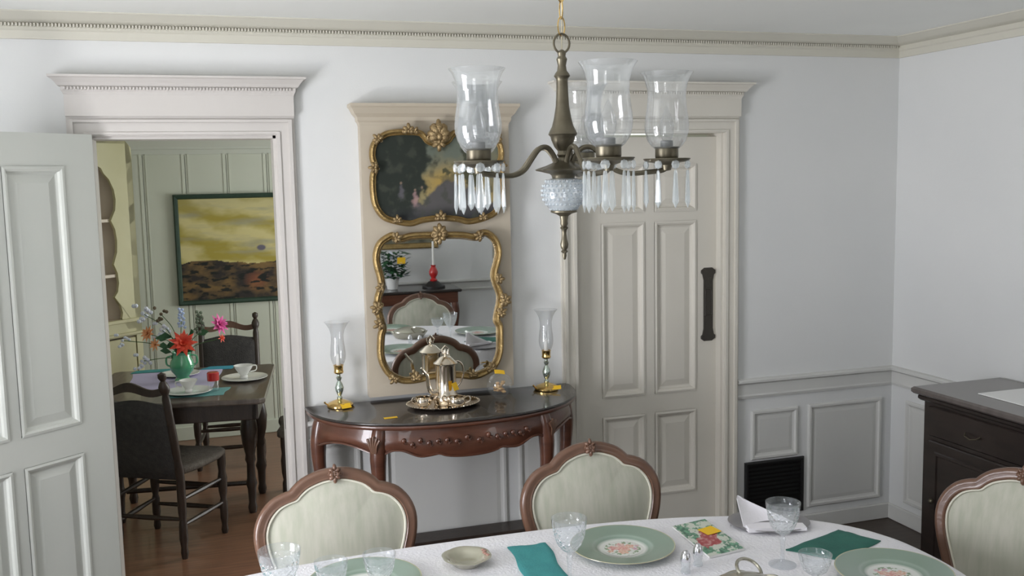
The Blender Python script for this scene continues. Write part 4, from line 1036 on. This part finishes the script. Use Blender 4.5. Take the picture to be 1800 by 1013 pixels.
# ================================================================== ROOM BEYOND THE DOORWAY
# landscape painting
lp = thing('landscape_painting', 'wide painting of yellow clouds over brown rocks in a dark green frame', 'painting', (-.36, YF-.008, .985))
MB().ring2d([(-.385, 0), (.385, 0), (.385, .79), (-.385, .79)], [(0, 0), (0, .022), (-.010, .028), (-.026, .024), (-.034, .014), (-.034, 0)]).ob('frame', mat('green_black_frame', (.012, .035, .022), .4, col2=(.03, .06, .04), scale=20), lp, 0)
def sunset(x, z):
    n1 = fb(x, z*2.2, 3.0, 11); n2_ = fb(x*.5, z*3, 6, 3)
    if z > .30+.03*n1:
        b_ = math.sin(z*26+3.2*math.sin(x*3.2+.5)+n1*2.4)
        c = lerp((.38, .31, .06), (.62, .55, .26), .5+.6*b_); c = lerp(c, (.34, .33, .24), max(0, n2_)*.9+sst(.60, .76, z)*.25)
        d_ = math.hypot((x-.205)/.034, (z-.395)/.022)
        return lerp(c, (.14, .13, .17), (1-sst(.7, 1.1, d_)))
    r_ = lerp((.035, .030, .028), (.20, .125, .05), .45+1.1*fb(x, z*1.8, 7, 8))
    r_ = lerp(r_, (.30, .10, .05), max(0, 1-math.hypot((x-.16)/.10, (z-.16)/.09))*.8)
    return lerp(r_, (.015, .018, .016), sst(.1, .4, fb(x, z*3, 12, 2)))
b, cols = canvas(-.012, -.352, .352, .033, .757, 150, 150, sunset); b.ob('canvas', vcol_m, lp, 0, cols)
# corner cupboard
cc = thing('corner_cupboard', 'cream corner cupboard with a scalloped opening beyond the doorway', 'cupboard', (-1.0, 3.1-.01, 0), math.radians(225))
# local x runs along its face away from the corner next to the far wall; face looks towards +y local
W_ = .95
lob = []
zz = [(.24, 1.93), (.20, 1.89), (.165, 1.82), (.155, 1.75), (.165, 1.68), (.205, 1.61), (.175, 1.55), (.165, 1.47), (.172, 1.39), (.205, 1.31), (.178, 1.25), (.172, 1.18), (.185, 1.12), (.215, 1.085), (.17, 1.03), (.155, .97), (.165, .93)]
left_ = zz; right_ = [(W_-x, z) for x, z in reversed(zz)]
arch = [(W_*.5-.235*math.cos(PI*k/8), 1.93+.09*math.sin(PI*k/8)) for k in range(0, 9)]
hole = [(x, z) for x, z in reversed(left_)]+arch[1:-1]+[(x, z) for x, z in reversed(right_)]
hole = [(x, z) for x, z in reversed(left_)] + arch[1:-1] + [(W_-x, z) for x, z in left_]
# face frame as a strip between hole and rectangle
b = MB(); n = len(hole); vs = []
for (x, z) in hole:
    t_ = math.atan2(z-1.45, x-W_/2)
    # project to the outer rectangle
    dx_, dz_ = x-W_/2, z-1.45; k = min((W_/2-.0)/abs(dx_) if abs(dx_) > 1e-6 else 9e9, (.72 if dz_ > 0 else .60)/abs(dz_) if abs(dz_) > 1e-6 else 9e9)
    vs.append(((x, 0, z), (W_/2+dx_*k, 0, 1.45+dz_*k)))
V = []
for y in (0, -.022):
    V += [(a[0], y, a[2]) for a, c in vs]+[(c[0], y, c[2]) for a, c in vs]
F = []
for i in range(n-1):
    F += [(i, i+1, n+i+1, n+i), (2*n+i, 3*n+i, 3*n+i+1, 2*n+i+1), (i, 2*n+i, 2*n+i+1, i+1), (n+i, n+i+1, 3*n+i+1, 3*n+i)]
b.add(V, F)
b.bbox(0, W_, -.022, 0, 2.13, 2.235, .003).bbox(0, .05, -.022, .0, 0, 2.17, .003).bbox(W_-.05, W_, -.022, 0, 0, 2.17, .003).bbox(0, W_, -.022, 0, .80, .90, .003).bbox(0, W_, -.022, 0, 0, .12, .003)
b.ob('face_frame', cup_m, cc, 0)
MB().add([(.05, -.022, .0), (W_-.05, -.022, 0), (W_/2, -.42, 0), (.05, -.022, 2.2), (W_-.05, -.022, 2.2), (W_/2, -.42, 2.2)], [(0, 2, 5, 3), (2, 1, 4, 5)]).ob('back_boards', cupin_m, cc, 0)
for z in (.90, 1.22, 1.60): MB().add([(.03, -.022, z), (W_-.03, -.022, z), (W_/2, -.40, z), (.03, -.022, z+.02), (W_-.03, -.022, z+.02), (W_/2, -.40, z+.02)], [(0, 1, 2), (3, 5, 4), (0, 3, 4, 1), (1, 4, 5, 2), (2, 5, 3, 0)]).ob('shelf', cupin_m, cc, 0)
for z, h_ in ((.81, .02), (.90, .025)): MB().bbox(-.01, W_+.01, -.02, .022, z, z+h_, .004).ob('ledge', cup_m, cc, 0)
dd_ = MB().bbox(.07, W_/2-.005, -.018, .008, .13, .79, .004).ob('door', cup_m, cc, 0); MB().sphere((W_/2-.03, .018, .55), .012, 10, 6).ob('knob', brass_m, dd_)
dd_ = MB().bbox(W_/2+.005, W_-.07, -.018, .008, .13, .79, .004).ob('door', cup_m, cc, 0); MB().sphere((W_/2+.03, .018, .55), .012, 10, 6).ob('knob', brass_m, dd_)
# breakfast table
BT = Vector((-.665, 1.33, 0)); brz = math.radians(-7)
bt = thing('breakfast_table', 'dark wooden table with turned legs in the room beyond the doorway', 'table', BT, brz)
BZ = .755
MB().slab([(-.28, -.37), (-.08, -.455), (.405, -.48), (.43, -.45), (.43, .47), (.405, .50), (-.46, .50), (-.49, .47), (-.49, -.12)], BZ-.028, BZ, .006).ob('tabletop', mat('worn_table_top', (.07, .055, .045), .3, col2=(.15, .12, .10), scale=6, stretch=(6, 1, 1), coat=.3), bt, 0)
MB().bbox(-.20, .38, -.42, -.39, BZ-.12, BZ-.028).bbox(-.42, .38, .40, .43, BZ-.12, BZ-.028).bbox(-.43, -.40, -.08, .43, BZ-.12, BZ-.028).bbox(.36, .39, -.42, .43, BZ-.12, BZ-.028).ob('apron', dark_m, bt, 0)
tl = [(.038, BZ-.03), (.038, BZ-.16), (.028, BZ-.18), (.040, BZ-.22), (.048, BZ-.28), (.040, BZ-.36), (.026, BZ-.42), (.030, BZ-.45), (.022, BZ-.47), (.024, .20), (.032, .17), (.024, .14), (.020, .06), (.026, .03), (.020, 0)]
for x, y in ((.30, .02), (.33, .36), (-.40, .02), (-.40, .36)): MB().lathe(list(reversed(tl)), (x, y, 0), 16).ob('leg', dark_m, bt)
MB().tube([(.31, .19, .12), (-.40, .19, .12)], .014, 8).ob('stretcher', dark_m, bt)
def ladder(label, loc, rz, drape=True, rail=None):
    # faces local +y
    t = thing('ladder_back_chair', label, 'chair', loc, rz, 'dark ladder-back chairs')
    w_, d_ = .36, .36
    post = [(.014, 0), (.019, .03), (.016, .06), (.022, .10), (.020, .18), (.016, .20), (.021, .24), (.021, .40), (.023, .46), (.018, .50), (.021, .55), (.020, .82), (.015, .845), (.024, .865), (.026, .885), (.018, .905), (.011, .915), (.020, .93), (.019, .95), (0, .96)]
    for sx in (-1, 1):
        b = MB(); b.M = Matrix.Translation((sx*w_/2, -d_/2, 0)) @ Matrix.Shear('XY', 4, (0, -.09)) if False else Matrix.Translation((sx*w_/2, -d_/2, 0))
        vs0 = len(b.v); b.lathe(post, seg=12)
        b.v = [(x, y-max(0, z-.42)*.20, z) for x, y, z in b.v]; b.ob('rear_post', dark_m, t)
        b = MB(); b.lathe([(.014, 0), (.019, .02), (.015, .05), (.021, .09), (.021, .17), (.015, .19), (.022, .23), (.025, .30), (.018, .34), (.022, .38), (.022, .435), (0, .44)], (sx*(w_/2+.02), d_/2, 0), 12); b.ob('front_leg', dark_m, t)
    for z, y in ((.14, d_/2), (.26, d_/2), (.20, -d_/2)): MB().tube([(-w_/2-.01, y, z), (0, y, z), (w_/2+.01, y, z)], [.009, .014, .009], 8).ob('stretcher', dark_m, t)
    for sx in (-1, 1):
        for z in (.17, .30): MB().tube([(sx*w_/2, -d_/2, z), (sx*(w_/2+.01), 0, z), (sx*(w_/2+.02), d_/2, z)], [.009, .014, .009], 8).ob('stretcher', dark_m, t)
    so = smooth_closed([(-.195, -.17), (0, -.175), (.195, -.17), (.22, .19), (0, .205), (-.22, .19)], 4)
    MB().slab(so, .425, .462, .010).ob('seat', mat('rush_seat', (.075, .062, .05), .8, col2=(.13, .11, .09), scale=30, bump=.5, bscale=90), t, 60)
    def slat(z, h, amp, m):
        b = MB(); n = 20; V = []
        for y_ in (-.006, .006):
            for i in range(n+1):
                u_ = i/n; x = -w_/2+w_*u_; top_ = z+h/2+amp*math.cos((u_-.5)*2*PI*1.5)*.5; bot = z-h/2+amp*math.cos((u_-.5)*2*PI*1.5)*.35
                yb = -d_/2-.02*math.sin(u_*PI)-max(0, z-.42)*.20
                V += [(x, yb+y_, bot), (x, yb+y_, top_)]
        m_ = 2*(n+1); F = []
        for i in range(n): a = 2*i; F += [(a, a+2, a+3, a+1), (m_+a, m_+a+1, m_+a+3, m_+a+2), (a+1, a+3, m_+a+3, m_+a+1), (a, m_+a, m_+a+2, a+2)]
        b.add(V, F); return b.ob('back_slat', m, t, 60)
    slat(.868, .04, .035, rail or dark_m)
    if drape:
        b = MB(); n = 14
        for s_ in (-1, 1):
            for j in range(n+1):
                for i in range(n+1):
                    u_, v_ = i/n, j/n; x = -w_/2-.012+(w_+.024)*u_; z = .40+.40*v_-(.012*math.cos(u_*6) if v_ > .9 else 0)
                    th = .028*(min(1, 5*min(u_, 1-u_, v_, 1-v_))**.5)+.004; y = -d_/2-max(0, z-.42)*.20+s_*th+.003*noise.noise(Vector((x*20, z*20, s_)))
                    b.v.append((x, y, z))
        N_ = (n+1)**2
        for j in range(n):
            for i in range(n): a = j*(n+1)+i; b.f += [(a, a+1, a+n+2, a+n+1), (N_+a, N_+a+n+1, N_+a+n+2, N_+a+1)]
        ed = [i for i in range(n+1)]+[(j+1)*(n+1)+n for j in range(n)]+[n*(n+1)+i for i in range(n-1, -1, -1)]+[j*(n+1) for j in range(n-1, 0, -1)]
        for i in range(len(ed)): a, c = ed[i], ed[(i+1) % len(ed)]; b.f.append((a, c, N_+c, N_+a))
        tag(b.ob('back_pad', mat('charcoal_pad', (.028, .026, .027), .8, col2=(.05, .046, .044), scale=40, bump=.4, bscale=120), t, 60))
    return t
ladder('dark ladder-back chair nearest the doorway, with a charcoal back pad', (-.785, .975, 0), math.radians(-30))
ladder('ladder-back chair behind the far side of the breakfast table', (-.44, 2.42, 0), math.radians(176), rail=rail_m)
ladder('dark ladder-back chair half hidden by the door frame beyond the doorway', (.02, 1.42, 0), math.radians(84))
# cloths, plates, cups
def bl(x, y): return Vector((x, y, 0))
napkin('lavender place mat on the breakfast table under the green vase', [(-.98, 1.25), (-.55, 1.20), (-.48, 1.72), (-.98, 1.76)], lav_m, .003, .001, BZ+.0005, 'place_mat')
napkin('teal place mat at the far left of the breakfast table', [(-1.0, 1.775), (-.70, 1.765), (-.66, 1.85), (-.97, 1.86)], teal_m, .003, .001, BZ+.0005, 'place_mat')
napkin('teal place mat under the plate near the front chair', [(-.80, 1.0), (-.50, .97), (-.45, 1.16), (-.76, 1.19)], mat('pale_teal_linen', (.15, .36, .36), .8), .003, .001, BZ+.0005, 'place_mat')
napkin('blue place mat behind the green vase', [(-.62, 1.735), (-.44, 1.70), (-.38, 1.80), (-.56, 1.82)], mat('blue_linen', (.04, .30, .42), .8), .003, .001, BZ+.0005, 'place_mat')
def plate(label, x, y, z, r_=.105):
    t = MB().lathe([(0, .003), (r_*.6, .003), (r_*.75, .009), (r_, .014), (r_*1.01, .012), (r_*.75, .005), (r_*.6, 0), (0, 0)], seg=36, cap=False).ob('plate', white_m); t.location = (x, y, z)
    return tag(t, label, 'plate', 'white plates on the breakfast table')
def cup(label, x, y, z, s_=1, hd=0):
    t = thing('cup', label, 'cup', (x, y, z), hd, 'white cups on the breakfast table'); o = [(0, 0), (.018*s_, 0), (.020*s_, .008*s_), (.016*s_, .014*s_), (.038*s_, .045*s_), (.048*s_, .062*s_)]
    MB().lathe(o+[(a-.003, c+.001) for a, c in reversed(o[3:])]+[(0, .018*s_)], seg=28, cap=False).ob('bowl', white_m, t)
    MB().tube(smooth_open([(.042*s_, 0, .055*s_), (.066*s_, 0, .052*s_), (.064*s_, 0, .03*s_), (.034*s_, 0, .026*s_)], 4), .0035, 6).ob('handle', white_m, t)
plate('white plate behind the green vase on the breakfast table', -.72, 1.60, BZ+.005, .11); plate('white plate under the cup on the right of the breakfast table', -.372, 1.36, BZ+.001, .125)
plate('white plate under the cup nearest the front chair', -.665, 1.085, BZ+.005, .12)
cup('white footed cup on the plate at the right of the breakfast table', -.375, 1.37, BZ+.005, 1.15, .4); cup('white cup on the plate nearest the front chair', -.665, 1.09, BZ+.009, 1.0, 2.8)
j = thing('lidded_jar', 'small glass jar with a bright red lid near the front of the breakfast table', 'jar', (-.540, 1.08, BZ+.0008))
MB().lathe([(0, 0), (.026, 0), (.028, .004), (.028, .055), (.024, .062)], seg=20, cap=False).ob('glass_body', rim_g, j)
MB().lathe([(.026, .060), (.031, .060), (.031, .100), (.027, .104), (0, .105)], seg=20).ob('lid', red_m, j)
# green vase and flowers
VX, VY = -.700, 1.425
vz = BZ+.004
va = thing('flower_vase', 'round green glazed vase holding the flowers on the breakfast table', 'vase', (VX, VY, vz))
MB().lathe([(0, 0), (.040, 0), (.044, .008), (.034, .022), (.036, .030), (.060, .060), (.066, .085), (.062, .112), (.050, .135), (.048, .150), (.056, .165), (.052, .166), (.044, .150), (.044, .12), (0, .10)], seg=30).ob('body', vase_g, va)
for s_ in (-1, 1): MB().tube(smooth_open([(s_*.048, 0, .145), (s_*.078, 0, .135), (s_*.080, 0, .10), (s_*.062, 0, .085)], 4), .005, 8).ob('handle', vase_g, va)
def flower(label, dx_, dz_, dy_, m, r_, kind='star', leaves=0, n=9):
    t = thing('flower', label, 'flower', (VX, VY, vz+.12), 0, 'flowers in the green vase')
    tip = Vector((dx_, dy_, dz_-.12)); mid = Vector((dx_*.35, dy_*.35, (dz_-.12)*.6+.01))
    base = Vector((dx_*.04, dy_*.04, -.005)); P = smooth_open([tuple(base), tuple(mid), tuple(tip)], 6)
    MB().tube(P, .0022, 5).ob('stem', stem_m, t)
    b = MB(); out = (tip-mid).normalized(); out = (out+Vector((0, -.9, .1))).normalized()
    q = out.to_track_quat('Z', 'Y').to_matrix().to_4x4(); T = Matrix.Translation(tip) @ q
    if kind == 'star':
        for ring, (cnt, el, L) in enumerate(((n, .25, 1), (n, .7, .85), (5, 1.15, .6))):
            for k in range(cnt):
                a = 2*PI*(k+.5*ring)/cnt; ux = Vector((math.cos(a), math.sin(a), 0)); px_ = Vector((-math.sin(a), math.cos(a), 0))
                d_ = (ux*math.cos(el)+Vector((0, 0, math.sin(el))))
                pts_ = [Vector((0, 0, 0)), d_*r_*L*.5+px_*r_*.17, d_*r_*L-Vector((0, 0, r_*.12)), d_*r_*L*.5-px_*r_*.17, d_*r_*L*.5+Vector((0, 0, r_*.06))]
                b.add([tuple(T @ p) for p in pts_], [(0, 1, 4), (1, 2, 4), (2, 3, 4), (3, 0, 4)])
    elif kind == 'spike':
        for k in range(n*2):
            a = k*2.4; h = k/(n*2); b.sphere(tuple(tip+Vector((math.cos(a)*r_*.35*(1-.5*h), math.sin(a)*r_*.35, (h-.4)*r_*2.2))), r_*.17, 6, 4)
    else:
        for k in range(n):
            a = k*2.4; s_ = math.sqrt(k/n); b.sphere(tuple(tip+Vector((math.cos(a)*r_*s_, math.sin(a)*r_*s_*.7, math.sin(k*5.1)*r_*.8))), r_*.22, 6, 4)
    o_ = b.ob('bloom', m, t, 50)
    if kind != 'star': tag(o_, kind='stuff')
    for k in range(leaves):
        l = MB(); p = Vector(P[min(3+k*2, 12)]); a = k*2.1+dx_*9; L = .065
        l.add([tuple(p), tuple(p+Vector((math.cos(a)*L*.5, -.01, .02+L*.2))), tuple(p+Vector((math.cos(a)*L, -.015, .01+L*.1))), tuple(p+Vector((math.cos(a)*L*.5, -.006, -.006)))], [(0, 1, 2, 3)]); l.add([(x, y+.001, z) for x, y, z in l.v[:4]], [(3, 2, 1, 0)])
        l.ob('leaf', leaf_m, t, 0)
flower('large scarlet flower at the centre front of the vase', .012, .215, -.045, petr_m, .084, leaves=4)
flower('magenta flower leaning right above the vase', .205, .300, .02, petp_m, .070, leaves=3)
flower('red bud hanging below the magenta flower at the right', .215, .225, .0, petr_m, .030, n=6, leaves=1)
flower('peach orange bloom at the upper left of the bouquet', -.165, .275, .0, peto_m, .052, leaves=3)
flower('small orange bloom lower left beside the scarlet flower', -.130, .215, -.02, peto_m, .042, n=7, leaves=3)
flower('pale blue flower spike standing above the scarlet flower', .010, .340, .02, petb_m, .050, 'spike', 1)
flower('white blossom cluster at the left above the vase', -.100, .290, .03, petw_m, .046, 'ball', 3, n=14)
flower('white blossom drooping low at the left of the vase', -.205, .130, -.02, petw_m, .046, 'ball', 2, n=14)
flower('tiny white sprigs at the far left tip of the bouquet', -.300, .245, .02, petw_m, .040, 'ball', 3, n=10)
flower('tiny white sprigs at the top left of the bouquet', -.190, .385, .04, petw_m, .055, 'ball', 1, n=12)
flower('brown seed sprig rising at the top of the bouquet', -.095, .375, .04, mat('seed_brown', (.12, .09, .05), .7), .045, 'ball', 1, n=8)
flower('grey green leafy spike rising right of the scarlet flower', .105, .305, .03, mat('grey_leaf', (.16, .20, .14), .7), .060, 'spike', 3)

# ================================================================== SEEN ONLY IN THE MIRROR
rs = thing('serving_table', 'dark red-brown side table with a shaped leg seen in the mirror', 'side table', (1.02, YS+.245, 0), PI)
MB().bbox(-.52, .62, -.2, .2, .775, .80, .006).ob('tabletop', top_m, rs, 0); MB().bbox(-.49, .59, -.18, .18, .68, .776, .004).ob('apron', mah_m, rs, 0)
for x in (-.46, .56):
    for y in (-.15, .15): cab_leg(x, y, math.atan2(y, x), .70, sc=.9).ob('leg', mah_m, rs, 50)
pt = thing('poinsettia_plant', 'white and green potted poinsettia with a yellow sticker seen in the mirror', 'plant', (.975, YS+.24, .801))
MB().lathe([(0, 0), (.045, 0), (.060, .09), (.064, .10), (.056, .10), (.05, .09), (0, .085)], seg=24).ob('pot', white_m, pt)
lb, wb = MB(), MB()
for k in range(230):
    a = k*2.4; h = .10+.22*random.random(); r_ = .15*math.sqrt(random.random()); L = .035+.02*random.random(); c = Vector((r_*math.cos(a), r_*math.sin(a), h)); e = random.uniform(-.5, .6)
    u_ = Vector((math.cos(a), math.sin(a), e)).normalized(); v_ = Vector((-math.sin(a), math.cos(a), 0))
    tb = wb if k % 5 == 0 else lb
    tb.add([tuple(c-u_*L), tuple(c+v_*L*.45), tuple(c+u_*L), tuple(c-v_*L*.45)], [(0, 1, 2, 3)])
tag(lb.ob('foliage', leaf_m, pt, 0), kind='stuff'); tag(wb.ob('white_bracts', petw_m, pt, 0), kind='stuff')
st = sticky('yellow sticky note on the poinsettia plant seen in the mirror', (1.03, YS+.39, 1.06), PI, -PI/2+.1, .055, .003, w_=.07)
rc = thing('red_candlestick', 'red turned candlestick with a tall white candle seen in the mirror', 'candlestick', (1.335, YS+.26, .8008))
MB().lathe([(0, 0), (.10, 0), (.10, .012), (.07, .025), (.045, .05), (.03, .055), (0, .056)], seg=24).ob('foot', black_m, rc)
MB().lathe([(.03, .055), (.034, .065), (.018, .08), (.036, .11), (.040, .135), (.028, .165), (.018, .18), (.024, .195), (0, .197)], seg=22).ob('stem', red_m, rc)
MB().lathe([(.0105, .195), (.0095, .40), (0, .405)], seg=12).ob('candle', candle_m, rc)
fp = thing('picture', 'framed picture on the wall behind the camera, its bottom edge seen in the mirror', 'picture', (1.02, YS+.002, 1.12), PI)
MB().ring2d([(-.42, 0), (.42, 0), (.42, .6), (-.42, .6)], [(0, 0), (0, .02), (-.012, .03), (-.045, .018), (-.05, .008), (-.05, 0)]).ob('frame', gold_m, fp, 0)
b, cols = canvas(-.008, -.37, .37, .05, .55, 40, 30, lambda x, z: lerp((.10, .10, .07), (.30, .29, .22), .5+fb(x, z, 4, 1))); b.ob('canvas', vcol_m, fp, 0, cols)
